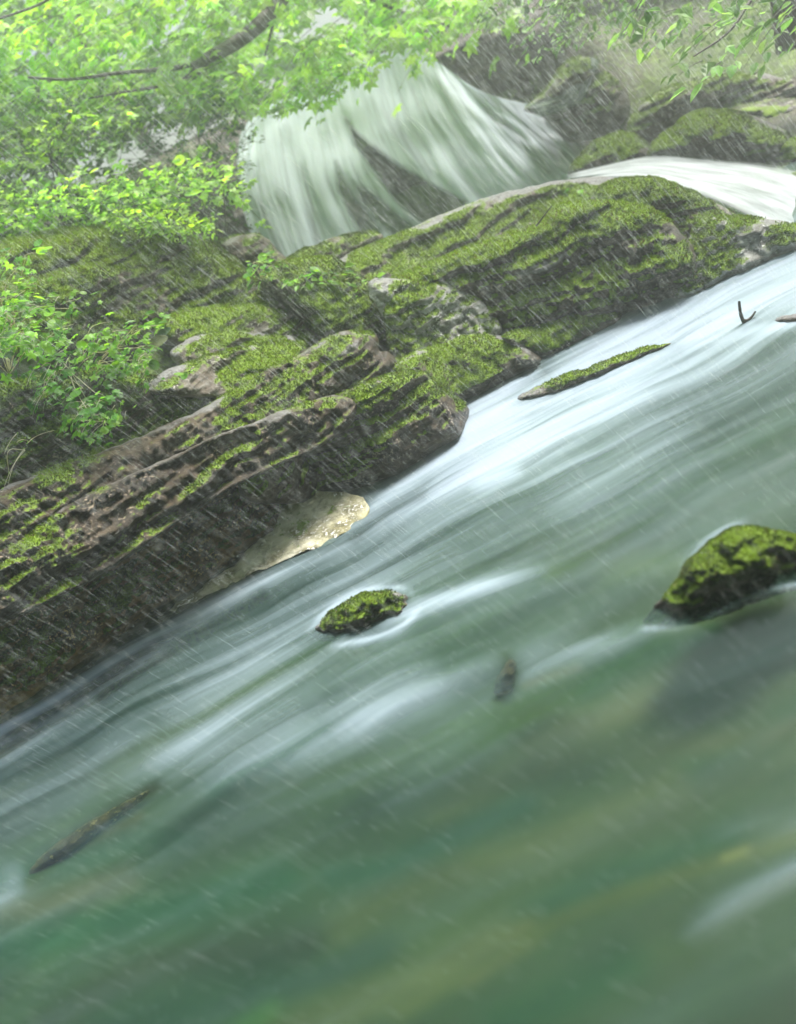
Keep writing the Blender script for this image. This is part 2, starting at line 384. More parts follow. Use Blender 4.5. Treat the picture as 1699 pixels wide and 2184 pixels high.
DARK = [   # clear water over a dark bed, plus one painted reflection: thins the milkiness
    ([(560, 1270), (430, 1340), (320, 1420), (220, 1490)], 16, .7),
    ([(900, 1060), (800, 1100), (760, 1150)], 18, .5),
    ([(1080, 1400), (1095, 1450), (1060, 1490)], 16, .9),
    ([(70, 1880), (120, 1830), (220, 1750), (330, 1680)], 16, .9),
    ([(1560, 1330), (1650, 1290), (1800, 1270)], 26, .8),  # dark reflection below the right boulder, painted in
    ([(1200, 1540), (1050, 1500), (950, 1560), (700, 1650), (480, 1700)], 26, .3),
]
BED = [    # points, width, colour
    ([(300, 1440), (420, 1370), (560, 1290), (720, 1200), (900, 1150), (1060, 1110)], 30, (.10, .075, .018)),
    ([(-20, 1730), (150, 1660), (330, 1580), (480, 1510), (640, 1430), (760, 1390)], 26, (.14, .13, .03)),
    ([(480, 1690), (600, 1620), (720, 1560)], 24, (.015, .09, .025)),
    ([(700, 1180), (850, 1200), (1000, 1180), (1300, 1150)], 40, (.14, .12, .045)),
    ([(1200, 1230), (1330, 1210), (1450, 1200)], 24, (.22, .22, .08)),
    ([(1090, 1440), (1075, 1475)], 16, (.05, .035, .005)),
    ([(1120, 1460), (1180, 1440), (1230, 1425)], 10, (.20, .13, .05)),
    ([(60, 1870), (130, 1800), (240, 1730), (330, 1680)], 16, (.02, .02, .005)),
    ([(80, 1890), (150, 1830), (250, 1770), (300, 1750)], 12, (.14, .09, .03)),
    ([(1500, 1290), (1400, 1340), (1440, 1355), (1560, 1320)], 22, (.25, .22, .09)),
    ([(1560, 1340), (1650, 1300), (1800, 1290)], 24, (.05, .04, .015)),  # brown reflection of the right boulder, painted into the bed colour
    ([(1280, 1480), (1330, 1400), (1420, 1400), (1600, 1370), (1750, 1340)], 40, (.012, .07, .02)),
    ([(1280, 1560), (1400, 1500), (1560, 1450), (1700, 1400)], 44, (.10, .13, .025)),
    ([(1160, 1610), (1300, 1540), (1420, 1500)], 30, (.20, .15, .06)),
    ([(1480, 1610), (1620, 1560), (1760, 1530)], 40, (.02, .085, .035)),
    ([(950, 1750), (1100, 1650), (1250, 1600), (1450, 1590), (1700, 1560)], 34, (.12, .11, .035)),
    ([(700, 1990), (850, 1900), (1000, 1850), (1200, 1800), (1450, 1700)], 34, (.13, .115, .04)),
    ([(700, 1880), (850, 1850), (1000, 1780), (1120, 1730)], 30, (.02, .075, .04)),
    ([(1150, 1960), (1300, 1880), (1450, 1840), (1560, 1800)], 40, (.02, .075, .03)),
    ([(1000, 2070), (1080, 2020), (1130, 1990)], 26, (.24, .17, .07)),
    ([(850, 2150), (1000, 2060), (1200, 1960), (1400, 1890), (1600, 1820), (1750, 1780)], 20, (.13, .12, .02)),
    ([(-20, 1880), (100, 1860), (200, 1830), (400, 1790)], 30, (.04, .10, .035)),
    ([(-40, 1960), (120, 1930), (280, 1880)], 26, (.20, .14, .09)),
    ([(-40, 2040), (150, 1990), (350, 1950), (600, 1880)], 38, (.015, .085, .03)),
    ([(100, 2180), (250, 2080), (450, 2040), (640, 2020)], 34, (.05, .045, .015)),
    ([(250, 2200), (450, 2140), (650, 2090), (800, 2040)], 44, (.01, .04, .008)),
    ([(450, 2240), (520, 2190), (570, 2160)], 26, (.05, .13, .01)),
    ([(600, 2200), (760, 2130), (900, 2080), (1050, 2010)], 36, (.16, .14, .06)),
    ([(1060, 2190), (1200, 2130), (1330, 2060)], 50, (.03, .09, .03)),
    ([(1330, 2200), (1500, 2130), (1700, 2040)], 50, (.12, .14, .10)),
    ([(1560, 1830), (1600, 1815)], 10, (.30, .22, .06)),
]
# ------------------------------------------------------------------ ground under the water and the banks
def grid_faces(nx, ny):
    i = np.arange(ny - 1)[:, None] * nx; j = np.arange(nx - 1)[None]
    return np.stack([i + j, i + j + 1, i + nx + j + 1, i + nx + j], -1).reshape(-1, 4)
def bed_mat():
    mt, nt, nn, ll = mat_new('riverbed_stones'); p = geo_pos(nt)
    c = N(nt, 'ShaderNodeAttribute', attribute_name='tint').outputs['Color']
    n1 = noise(nt, mapped(nt, p, (1.6, 5, 2), (0, 0, .08)), 1, 2, .5)
    c = mixc(nt, 1.0, c, ramp(nt, n1, [(.3, (.7, .75, .75)), (.7, (1.3, 1.25, 1.2))]), 'MULTIPLY')
    b = N(nt, 'ShaderNodeBsdfPrincipled', {'Base Color': c, 'Roughness': .8})
    o = nn.new('ShaderNodeOutputMaterial'); ll.new(b.outputs[0], o.inputs[0]); return mt
def water_grid(xs, ys):
    X, Y = np.meshgrid(xs, ys); return X, Y
xs = np.concatenate([np.linspace(-9, -2.6, 20)[:-1], np.arange(-2.6, 3.4, .018), np.linspace(3.4, 12, 24)])
ys = [.05]
while ys[-1] < 5.2: ys.append(ys[-1] + max(.006, .0042 * ys[-1]))
ys = np.concatenate([np.linspace(-5, .04, 10), np.array(ys), np.linspace(5.3, 9.3, 20)])
X, Y = water_grid(xs, ys)
front = Y > .15
Zb = -.27 + (fbm(np.stack([X * 1.2, Y * 2.6, X * 0], -1), 4) - .5) * .16
bx, by = px(np.stack([X, np.maximum(Y, .15), Zb], -1))
wx = (fbm(np.stack([X * 1.5, Y * 4, X * 0 + 3], -1), 3) - .5) * 60; wy = (fbm(np.stack([X * 1.5, Y * 4, X * 0 + 9], -1), 3) - .5) * 40
base = fbm(np.stack([X * .8, Y * 2.4, X * 0 + 5], -1), 3)[..., None]
C = np.array([.02, .06, .022]) * (1 - base) + np.array([.08, .10, .03]) * base
for pts, wd, c in BED:
    g = np.exp(-(line_dist(pts, bx + wx, by + wy) / (wd * 1.25)) ** 2)[..., None] * .9; g = g * front[..., None]
    C = C * (1 - g) + np.array(c) * np.array([.78, .92, .85]) * g
bed = mesh_obj('riverbed', np.stack([X, Y, Zb], -1).reshape(-1, 3), grid_faces(X.shape[1], X.shape[0]), bed_mat(), None, True,
               cols={'tint': C.reshape(-1, 3)}); struct(bed)

def water_mat(name, milk=(.024, .078, .052), foamc=(.36, .44, .53), along=(.45, 6.0, 1), base_op=.24, attr_dir=False):
    mt, nt, nn, ll = mat_new(name)
    foam = N(nt, 'ShaderNodeAttribute', attribute_name='foam').outputs['Fac']
    clear = N(nt, 'ShaderNodeAttribute', attribute_name='clear').outputs['Fac']
    edge = N(nt, 'ShaderNodeAttribute', attribute_name='edge').outputs['Fac']
    if attr_dir:
        fl = N(nt, 'ShaderNodeAttribute', attribute_name='flow').outputs['Vector']
        v = mapped(nt, fl, along)
    else:
        gp = geo_pos(nt); bn = N(nt, 'ShaderNodeTexNoise', {'Scale': .9, 'Detail': 2.0, 'Roughness': .5}); nt.links.new(gp, bn.inputs['Vector'])
        bc = N(nt, 'ShaderNodeVectorMath', {0: bn.outputs['Color'], 1: (.5, .5, .5)}, operation='SUBTRACT'); bs = N(nt, 'ShaderNodeVectorMath', {0: bc.outputs[0], 1: (.1, .36, 0)}, operation='MULTIPLY')
        ad = N(nt, 'ShaderNodeVectorMath', {0: gp, 1: bs.outputs[0]}, operation='ADD'); v = mapped(nt, ad.outputs[0], along, (0, 0, .06))
    n1 = noise(nt, v, 1.5, 2 if not attr_dir else 4, .45, .3); n2 = noise(nt, v, 5.0, 3 if not attr_dir else 4, .5, .2)
    nz = math_(nt, 'ADD', math_(nt, 'MULTIPLY', n1, .62), math_(nt, 'MULTIPLY', n2, .38))
    if attr_dir:
        f = math_(nt, 'MULTIPLY', foam, math_(nt, 'ADD', math_(nt, 'MULTIPLY', math_(nt, 'SUBTRACT', nz, .5), 1.7), .92))
    else:
        f = math_(nt, 'MULTIPLY', foam, math_(nt, 'ADD', math_(nt, 'MULTIPLY', math_(nt, 'SUBTRACT', nz, .5), 1.9), 1.0))
        f = math_(nt, 'ADD', f, math_(nt, 'MULTIPLY', math_(nt, 'SUBTRACT', n1, .5), .28))
    f = N(nt, 'ShaderNodeClamp', {0: f}).outputs[0]
    colr = mixc(nt, f, rgb(milk), rgb(foamc))
    bp = N(nt, 'ShaderNodeBump', {'Strength': .06 if attr_dir else .22, 'Distance': .02, 'Height': nz})
    d = N(nt, 'ShaderNodeBsdfPrincipled', {'Base Color': colr, 'Roughness': .32, 'IOR': 1.33, 'Normal': bp.outputs[0]})
    op = math_(nt, 'ADD', math_(nt, 'MULTIPLY', f, 1.15), math_(nt, 'MULTIPLY', math_(nt, 'SUBTRACT', 1.0, clear), base_op))
    if attr_dir: op = math_(nt, 'MULTIPLY', op, edge)
    op = N(nt, 'ShaderNodeClamp', {0: op}).outputs[0]
    tr = N(nt, 'ShaderNodeBsdfTransparent', {0: (.72, .86, .74, 1)})
    mx = nn.new('ShaderNodeMixShader'); ll.new(op, mx.inputs[0]); ll.new(tr.outputs[0], mx.inputs[1]); ll.new(d.outputs[0], mx.inputs[2])
    out = mx
    if attr_dir:
        tl = N(nt, 'ShaderNodeBsdfTranslucent', {'Color': mixc(nt, f, rgb([v * .8 for v in foamc]), rgb(foamc)), 'Normal': bp.outputs[0]})
        m3 = N(nt, 'ShaderNodeMixShader', {0: .3}); ll.new(d.outputs[0], m3.inputs[1]); ll.new(tl.outputs[0], m3.inputs[2]); ll.new(m3.outputs[0], mx.inputs[2])
    if not attr_dir:      # the wet skin still mirrors the sky where it runs clear
        gl = N(nt, 'ShaderNodeBsdfGlossy', {'Color': (.9, .95, 1, 1), 'Roughness': .22, 'Normal': bp.outputs[0]})
        fr = N(nt, 'ShaderNodeFresnel', {'IOR': 1.33, 'Normal': bp.outputs[0]})
        m2 = nn.new('ShaderNodeMixShader'); ll.new(fr.outputs[0], m2.inputs[0]); ll.new(mx.outputs[0], m2.inputs[1]); ll.new(gl.outputs[0], m2.inputs[2]); out = m2
    o = nn.new('ShaderNodeOutputMaterial'); ll.new(out.outputs[0], o.inputs[0]); return mt
sx, sy = px(np.stack([X, np.maximum(Y, .15), X * 0], -1))
wob = (fbm(np.stack([X * 1.3, Y * 5, X * 0 + 1], -1), 3) - .5) * 22
line_d = line_dist
foam = np.zeros_like(X); clear = np.zeros_like(X)
for pts, wd, a in FOAM:
    dd, am = line_dist(pts, sx + wob * .4, sy + wob, True); foam += a * am * 1.0 * (.75 * np.exp(-(dd / wd) ** 2) + .30 * np.exp(-(dd / (wd * 2.3)) ** 2))
for pts, wd, a in DARK:
    dd = line_dist(pts, sx, sy + wob * .5); clear = np.maximum(clear, a * np.exp(-(dd / wd) ** 2))
foam = np.where(front, foam * .62, 0); foam = foam * (1 - clear * .9)
# the upper half of the pool is milkier than the deep foreground
up = sstep(1.4, 4.0, Y); foam += .29 * up * sstep(-2.5, 0.3, X)
Zw = (fbm(np.stack([X * .9, Y * 4.2, X * 0 + 7], -1), 3) - .5) * .030 + np.clip(foam, 0, 1) * .012
wat = mesh_obj('river_water', np.stack([X, Y, Zw], -1).reshape(-1, 3), grid_faces(X.shape[1], X.shape[0]), water_mat('silky_water'), None, True,
               {'foam': np.clip(foam, 0, 1.2).reshape(-1), 'clear': clear.reshape(-1), 'edge': np.ones(X.size)}); struct(wat)

# bank terrain below the rocks, and the hillside behind
xs = np.concatenate([np.linspace(-30, -5, 16)[:-1], np.linspace(-5, 7, 200), np.linspace(7, 40, 18)[1:]])
ys = np.concatenate([np.linspace(3.9, 9.6, 110), np.linspace(9.7, 60, 34)])
X, Y = np.meshgrid(xs, ys)
zl = np.interp(Y, [3.9, 4.3, 4.8, 5.4, 6.2, 8.5, 9.6, 14, 60], [-.5, .0, .35, .95, 1.05, 1.2, 1.9, 2.3, 2.6])
zm = np.interp(Y, [3.9, 5.0, 5.6, 6.3, 7, 9.0, 9.35, 9.6, 14, 60], [-.5, -.25, .15, -.1, -.2, -.2, .4, 1.7, 2.2, 2.6])
zr = np.interp(Y, [3.9, 5.0, 6.2, 7.2, 8.3, 9.2, 9.6, 14, 60], [-.6, -.3, .1, .45, .8, 1.5, 2.0, 2.6, 3.2])
a = sstep(-.9, .1, X); b = sstep(2.4, 3.8, X)
Z = zl * (1 - a) + zm * a; Z = Z * (1 - b) + zr * b
nse = fbm(np.stack([X * .9, Y * .9, X * 0], -1), 4) - .5; nse2 = fbm(np.stack([X * 4, Y * 4, X * 0 + 4], -1), 4) - .5
Z = Z + nse * .3 + nse2 * .10
bank = mesh_obj('bank_terrain', np.stack([X, Y, Z], -1).reshape(-1, 3), grid_faces(X.shape[1], X.shape[0]), M_DARK, None, True,
                {'moss': np.clip(.55 + nse * 1.2, 0, 1).reshape(-1), 'tone': np.full(X.size, .30)}); struct(bank)
gx = np.linspace(-300, 300, 30); gy = np.concatenate([np.linspace(-300, -5.2, 12), np.linspace(60.5, 330, 12)])
for nm, yy in (('far_ground', np.linspace(59, 330, 12)), ('near_ground', np.linspace(-300, -4.5, 12))):
    X, Y = np.meshgrid(gx, yy); Z = X * 0 + (2.5 if nm == 'far_ground' else -.35)
    struct(mesh_obj(nm, np.stack([X, Y, Z], -1).reshape(-1, 3), grid_faces(X.shape[1], X.shape[0]), M_DARK, None, True,
                    {'moss': np.full(X.size, .9), 'tone': np.full(X.size, .4)}))

# unseen hillside added behind the camera to shade the front of the rocks
X, Y = np.meshgrid(np.linspace(-16, 18, 60), np.linspace(-14, -1.2, 40))
nse = fbm(np.stack([X * .5, Y * .5, X * 0 + 8], -1), 4) - .5
Z = np.interp(Y, [-14, -6, -3.2, -2.0, -1.2], [11, 8, 3.2, .8, -.5]) + nse * 1.2
struct(mesh_obj('added_shade_hillside', np.stack([X, Y, Z], -1).reshape(-1, 3), grid_faces(60, 40), M_DARK, None, True,
                {'moss': np.full(X.size, .6), 'tone': np.full(X.size, .3)}))
# the cliff the water falls over: a face of its own with ledges
U, Vv = np.meshgrid(np.linspace(-4.5, 8.5, 330), np.linspace(-.4, 2.15, 90))
P = np.stack([U * 1.0, U * 0, Vv * 1.0], -1)
l1 = fbm(P * np.array([.8, 1, .8]) + 40, 4); l2 = fbm(np.stack([U * .9, U * 0, Vv * 7 + l1 * 2], -1) + 11, 4)
Yc = 9.15 + .10 * Vv - (l1 - .5) * 1.0 - (l2 - .5) * .35 - .7 * sstep(2.6, 5.5, U) * (1 - .5 * sstep(.8, 2, Vv)) + .3 * sstep(1.7, 2.15, Vv)
cl = mesh_obj('cliff_face', np.stack([U, Yc, Vv + (l1 - .5) * .2], -1).reshape(-1, 3), grid_faces(330, 90), M_DARK, None, True,
              {'moss': np.clip(.1 + (l1 - .5) * 1.6 + .35 * sstep(1.4, 2, Vv), 0, 1).reshape(-1), 'tone': np.full(U.size, .3)}); struct(cl)

# ------------------------------------------------------------------ the waterfall: a curtain of falling water on the cliff
def ucurve(pts, t):
    p = np.array(smooth_poly(pts, 3, False)); s = np.linspace(0, 1, len(p)); return np.stack([np.interp(t, s, p[:, k]) for k in range(p.shape[1])], -1)
def curve(pts, t):
    pts = np.array(smooth_poly(pts, 3, False)); s = np.concatenate([[0], np.cumsum(np.linalg.norm(np.diff(pts[:, :2], axis=0), axis=1))]); s /= s[-1]
    return np.stack([np.interp(t, s, pts[:, k]) for k in range(pts.shape[1])], -1)
u = np.linspace(0, 1, 260); v = np.linspace(0, 1, 120)
T_ = ucurve([(526, 262, 9.0), (560, 215, 9.1), (640, 180, 9.2), (750, 140, 9.2), (868, 92, 9.2), (935, 130, 9.1), (1010, 190, 9.0), (1100, 218, 8.9), (1190, 226, 8.8)], u)
M_ = ucurve([(508, 400, 8.75), (575, 385, 8.75), (680, 365, 8.8), (800, 330, 8.85), (950, 285, 8.85), (1040, 270, 8.8), (1100, 278, 8.75), (1160, 282, 8.7), (1225, 292, 8.6)], u)
B_ = ucurve([(585, 620, 8.3), (660, 620, 8.35), (770, 600, 8.4), (950, 545, 8.4), (1120, 480, 8.3), (1190, 440, 8.3), (1235, 410, 8.25), (1270, 380, 8.2), (1310, 350, 8.1)], u)
V3 = v[:, None, None]
G = (1 - V3) ** 2 * T_ + 2 * V3 * (1 - V3) * (2 * M_ - .5 * T_ - .5 * B_) + V3 ** 2 * B_
gu, gv = np.meshgrid(u, v)
warp = (fbm(np.stack([gu * 5, gv * 1.6, gu * 0], -1), 3) - .5)
fx_, fy_ = G[..., 0], G[..., 1]
str_ = fbm(np.stack([gu * 26 + warp * 2, gv * 1.2, gu * 0], -1), 4)
Yf = G[..., 2] - (str_ - .4) * .10 - warp * .40
edge = sstep(0, .06, gu + (fbm(np.stack([gu * 8, gv * 9, gu * 0], -1), 3) - .5) * .06) * sstep(1, .72, gu + (fbm(np.stack([gu * 14, gv * 4, gu * 0 + 5], -1), 3) - .5) * .25)
fo = np.ones_like(gu) * .92
gaps = [  # openings where the wet rock shows between the strands
    ([(740, 252), (790, 302), (850, 352), (925, 398), (995, 430), (970, 470), (900, 480), (850, 430), (800, 370), (762, 312)], 5, .97),
    ([(717, 345), (738, 385), (765, 430), (812, 492), (780, 505), (748, 455), (724, 405)], 6, .9),
    ([(752, 388), (790, 410), (850, 455), (905, 492), (850, 510), (800, 470), (770, 430)], 6, .85),
    ([(640, 350), (652, 345), (690, 520), (670, 520)], 9, .35), ([(545, 430), (560, 430), (610, 540), (590, 560)], 9, .4),
    ([(1005, 190), (1060, 235), (1120, 290), (1190, 370), (1170, 380), (1090, 310), (1030, 240)], 10, .5), ([(1100, 240), (1200, 330), (1190, 345), (1120, 280)], 10, .35),
    ([(880, 190), (1000, 350), (985, 350)], 8, .3), ([(790, 210), (930, 370), (915, 375)], 8, .3)]
wx2 = (fbm(np.stack([gu * 40, gv * 5, gu * 0], -1), 3) - .5) * 34
for pts, wd, a in gaps:
    ins, dd, _, _ = polydist(pts, fx_ + wx2 * .6, fy_ + warp * 14); fo *= 1 - a * np.where(ins, sstep(0, wd, dd) * .5 + .5, .5 * np.exp(-(dd / wd) ** 2))
M_FALL = water_mat('falling_water', (.56, .66, .78), (.80, .89, 1.0), (64, 1.2, 1), .0, True)
nv = gu.size
me = mesh_obj('waterfall', at(fx_, fy_, Yf).reshape(-1, 3), grid_faces(260, 120)[:, ::-1], M_FALL, None, True,
              {'foam': (fo * np.clip(.62 + .85 * fbm(np.stack([gu * 10 + warp * 3, gv * 1.8, gu * 0 + 6], -1), 4), 0, 1.1)).reshape(-1), 'clear': np.zeros(nv), 'edge': edge.reshape(-1)}); struct(me)
a_ = me.data.attributes.new('flow', 'FLOAT_VECTOR', 'POINT'); a_.data.foreach_set('vector', np.stack([gu + warp * .03, gv, gu * 0], -1).reshape(-1).astype(np.float32))

def cascade(name, A, B, nu, nvv, along, bulge, streak=1.0, top=.8):
    """water sliding from curve A to curve B (x, y, depth)"""
    u = np.linspace(0, 1, nu); v = np.linspace(0, 1, nvv); a = curve(A, u); b = curve(B, u); V3 = v[:, None, None]
    G = a * (1 - V3) + b * V3; gu, gv = np.meshgrid(u, v)
    wv = fbm(np.stack([gu * 3, gv * 6, gu * 0 + 2], -1), 3) - .5
    Yd = G[..., 2] - bulge * np.sin(np.pi * gv) - wv * .06
    ed = sstep(0, .16, gv) * sstep(1, .84, gv) * sstep(0, .06, gu) 
    o = mesh_obj(name, at(G[..., 0], G[..., 1], Yd).reshape(-1, 3), grid_faces(nu, nvv)[:, ::-1], M_CASC, None, True,
                 {'foam': np.full(gu.size, top), 'clear': np.zeros(gu.size), 'edge': ed.reshape(-1)}); struct(o)
    at_ = o.data.attributes.new('flow', 'FLOAT_VECTOR', 'POINT'); at_.data.foreach_set('vector', np.stack([gv * .35, gu * 1.3, gu * 0], -1).reshape(-1).astype(np.float32))
M_CASC = water_mat('sliding_water', (.42, .48, .50), (.70, .75, .78), (14, 2.2, 1), .0, True)
cascade('cascade', [(1200, 372, 6.7), (1300, 348, 6.6), (1400, 325, 6.4), (1520, 338, 6.1), (1640, 345, 5.9), (1800, 380, 5.5), (1990, 440, 5.0)],
        [(1200, 392, 6.5), (1300, 382, 6.2), (1400, 390, 5.8), (1480, 415, 5.3), (1580, 455, 4.9), (1680, 520, 4.45), (1820, 560, 4.1)], 160, 60, None, .12)
cascade('cascade', [(1120, 225, 8.1), (1190, 200, 7.9), (1235, 160, 7.9), (1262, 120, 8.0)], [(1150, 250, 8.0), (1230, 235, 7.8), (1262, 190, 7.8), (1280, 130, 7.9)], 60, 30, None, .05, 1, .34)

# ------------------------------------------------------------------ the rocks, far ones first
M = dict(brown=M_BROWN, grey=M_GREY, dark=M_DARK, pale=M_PALE)
rock('cliff_block', 'brown cliff block with white trickles just right of the waterfall',
     [(1105, 235), (1160, 200), (1217, 112), (1275, 128), (1350, 200), (1335, 275), (1230, 310), (1190, 290), (1157, 245)],
     [(1105, 300, 8.3), (1350, 280, 8.0)], .35, 50, .10, M_DARK, .15, .3, .14, .08, cat='rock')
rock('ledge_rock', 'layered rock shelf under the leafy slope in the top right corner',
     [(1325, 272), (1385, 200), (1460, 170), (1560, 150), (1760, 165), (1760, 245), (1600, 240), (1480, 236), (1430, 278), (1385, 328), (1340, 305)],
     [(1325, 320, 7.6), (1480, 250, 7.4), (1760, 240, 7.0)], .3, 45, .14, M_BROWN, .2, .35, .16, .06)
rock('ledge_rock', 'low pale-edged rock at the right edge above the rounded boulder',
     [(1555, 236), (1640, 218), (1760, 196), (1760, 300), (1690, 296), (1640, 268)],
     [(1555, 260, 6.9), (1760, 300, 6.7)], .2, 34, .2, M_GREY, .25, .4, .10)
rock('boulder', 'small rounded mossy rock at the foot of the waterfall, left of the stream',
     [(1208, 374), (1218, 345), (1244, 318), (1298, 285), (1345, 278), (1392, 310), (1396, 345), (1350, 366), (1290, 382), (1230, 386)],
     [(1208, 382, 7.1), (1396, 345, 6.95)], .35, 50, .22, M_DARK, .45, .5, .06)
rock('boulder', 'large rounded mossy boulder behind the upper cascade',
     [(1378, 338), (1392, 300), (1438, 268), (1478, 232), (1569, 234), (1649, 264), (1700, 290), (1690, 335), (1640, 352), (1540, 352), (1440, 350)],
     [(1378, 345, 6.7), (1530, 352, 6.5), (1700, 345, 6.3)], .5, 80, .22, M_DARK, .42, .45, .06)
rock('boulder', 'small yellow-green mossy boulder cut by the right edge above the cascade',
     [(1630, 325), (1660, 296), (1720, 290), (1780, 310), (1790, 360), (1700, 362), (1648, 350)],
     [(1630, 350, 6.2), (1790, 362, 6.0)], .25, 34, .2, M_DARK, .75, .7, .03)
rock('ledge_rock', 'thin dark layered ledge directly below the falling water',
     [(596, 562), (628, 538), (700, 510), (778, 489), (828, 503), (800, 530), (760, 548), (700, 575), (640, 580)],
     [(596, 575, 6.5), (828, 520, 6.4)], .22, 26, .35, M_GREY, .15, .35, .12, .05)
rock('rock', 'small brown rock between the leafy mound and the waterfall foot',
     [(458, 516), (500, 501), (540, 497), (577, 507), (592, 533), (625, 560), (600, 590), (550, 585), (520, 570), (480, 545)],
     [(458, 560, 6.5), (625, 580, 6.4)], .22, 30, .3, M_BROWN, .3, .35, .08)
rock('ridge_rock', 'long grey-lipped rock ridge crossing in front of the waterfall',
     [(700, 570), (760, 530), (853, 500), (946, 451), (1072, 411), (1197, 383), (1298, 373), (1345, 385), (1290, 440), (1200, 490), (1080, 540), (960, 590), (860, 620), (770, 615)],
     [(700, 580, 6.1), (860, 600, 6.0), (1050, 530, 6.0), (1345, 410, 6.15)], .20, 28, .42, M_GREY, .02, .5, .12, .05, lip=.9,
     mband=[([(880, 520), (1000, 478), (1150, 430), (1180, 445), (1040, 495), (900, 545)], .5, 12), ([(1180, 400), (1300, 385), (1330, 400), (1250, 425)], .5, 14)])
rock('boulder', 'mossy shoulder of rock beside the upper cascade',
     [(1250, 420), (1300, 378), (1398, 376), (1448, 396), (1549, 440), (1610, 490), (1580, 590), (1500, 620), (1420, 600), (1340, 520), (1280, 470)],
     [(1250, 560, 5.4), (1480, 612, 5.0), (1610, 570, 4.7)], .22, 60, .26, M_BROWN, .45, .5, .09,
     mband=[([(1290, 395), (1340, 385), (1380, 400), (1330, 430)], .7, 14), ([(1400, 385), (1470, 410), (1450, 430), (1400, 410)], .5, 14)])
rock('boulder', 'big domed boulder with bright yellow-green moss cap above the river',
     [(790, 620), (860, 580), (960, 540), (1060, 505), (1147, 482), (1187, 437), (1272, 423), (1348, 435), (1390, 442), (1450, 490), (1500, 550), (1515, 612), (1420, 655), (1323, 684), (1180, 716), (1060, 730), (1000, 700), (900, 660), (830, 655)],
     [(790, 700, 5.4), (911, 745, 5.3), (1070, 722, 5.15), (1323, 676, 4.85), (1498, 620, 4.55)], .28, 80, .16, M_DARK, .02, .66, .10, .08, tuft=.017,
     mband=[([(1150, 490), (1190, 440), (1272, 425), (1348, 437), (1385, 460), (1300, 480), (1240, 520), (1180, 530)], .75, 26),
            ([(850, 590), (960, 550), (1080, 510), (1150, 500), (1140, 545), (1000, 580), (880, 620)], .55, 22), ([(1080, 715), (1320, 668), (1500, 610), (1505, 570), (1420, 590), (1300, 640), (1100, 680)], .6, 20), ([(1380, 520), (1480, 520), (1480, 590), (1400, 600)], .45, 25)])
rock('cascade_rock', 'pale rough limestone patch where water trickles, left of the domed boulder',
     [(770, 598), (850, 590), (950, 598), (1020, 625), (1060, 670), (1080, 715), (1000, 735), (920, 760), (850, 790), (825, 740), (820, 680)],
     [(780, 760, 4.98), (850, 775, 4.95), (1080, 715, 4.9)], .10, 40, .26, M_PALE, .05, .45, .07, .09,
     mband=[([(840, 640), (880, 650), (920, 720), (880, 750), (840, 720)], .6, 20)])
rock('rock', 'low rock with white trickling face and bright moss at the right edge',
     [(1440, 560), (1473, 500), (1478, 478), (1549, 455), (1649, 470), (1740, 480), (1780, 520), (1694, 545), (1600, 585), (1549, 605), (1480, 645), (1430, 650)],
     [(1430, 640), (1549, 596), (1694, 535), (1780, 505)], .22, 40, .28, M_PALE, .12, .6, .10, .09,
     mband=[([(1640, 500), (1699, 490), (1740, 530), (1650, 540)], .9, 16), ([(1470, 540), (1540, 520), (1560, 570), (1490, 610)], .6, 20), ([(1480, 490), (1600, 478), (1600, 492), (1480, 500)], .4, 8)])
rock('mossy_mound', 'dark green mossy mound tucked left of the pale limestone trickle',
     [(538, 600), (567, 576), (600, 556), (660, 549), (712, 545), (752, 572), (790, 605), (818, 650), (838, 710), (842, 765), (800, 790), (740, 780), (690, 740), (640, 680), (590, 640)],
     [(538, 660, 5.6), (700, 740, 5.4), (842, 770, 5.3)], .22, 60, .22, M_DARK, .80, .50, .06, lip=.12)
rock('mossy_mound', 'tall mossy mound with a fringe of leaves on top at the left edge',
     [(-90, 520), (5, 513), (95, 491), (200, 478), (301, 472), (417, 495), (472, 525), (527, 570), (550, 610), (420, 640), (281, 620), (150, 630), (0, 640), (-90, 640)],
     [(-90, 620, 5.8), (281, 600, 6.0), (550, 620, 6.1)], .30, 50, .26, M_DARK, .95, .66, .07, dens=1.6, lip=.12)
rock('mossy_mound', 'broad dark mossy bulge below the leafy mound at the left',
     [(-90, 600), (60, 588), (150, 556), (290, 552), (380, 547), (452, 541), (500, 560), (552, 600), (628, 641), (690, 706), (715, 770), (640, 810), (560, 820), (400, 790), (200, 780), (-90, 800)],
     [(-90, 760, 5.3), (200, 760, 5.5), (560, 800, 5.7), (715, 770, 5.75)], .30, 70, .20, M_DARK, .85, .60, .07, dens=1.5, lip=.12)
rock('ledge_rock', 'mossy ledge, uppermost of the three stacked under the dark bulge',
     [(328, 694), (377, 667), (437, 651), (502, 654), (583, 638), (638, 661), (695, 715), (680, 745), (600, 755), (500, 745), (400, 745), (335, 725)],
     [(328, 730, 5.35), (695, 735, 5.5)], .18, 30, .30, M_GREY, .45, .62, .07, lip=.55)
rock('ledge_rock', 'mossy ledge with a pale streak, middle of the three stacked under the dark bulge',
     [(362, 745), (412, 712), (502, 702), (563, 714), (620, 712), (640, 735), (600, 770), (500, 790), (400, 790), (362, 765)],
     [(362, 770, 5.08), (640, 745, 5.3)], .15, 24, .36, M_GREY, .12, .55, .08, lip=.9)
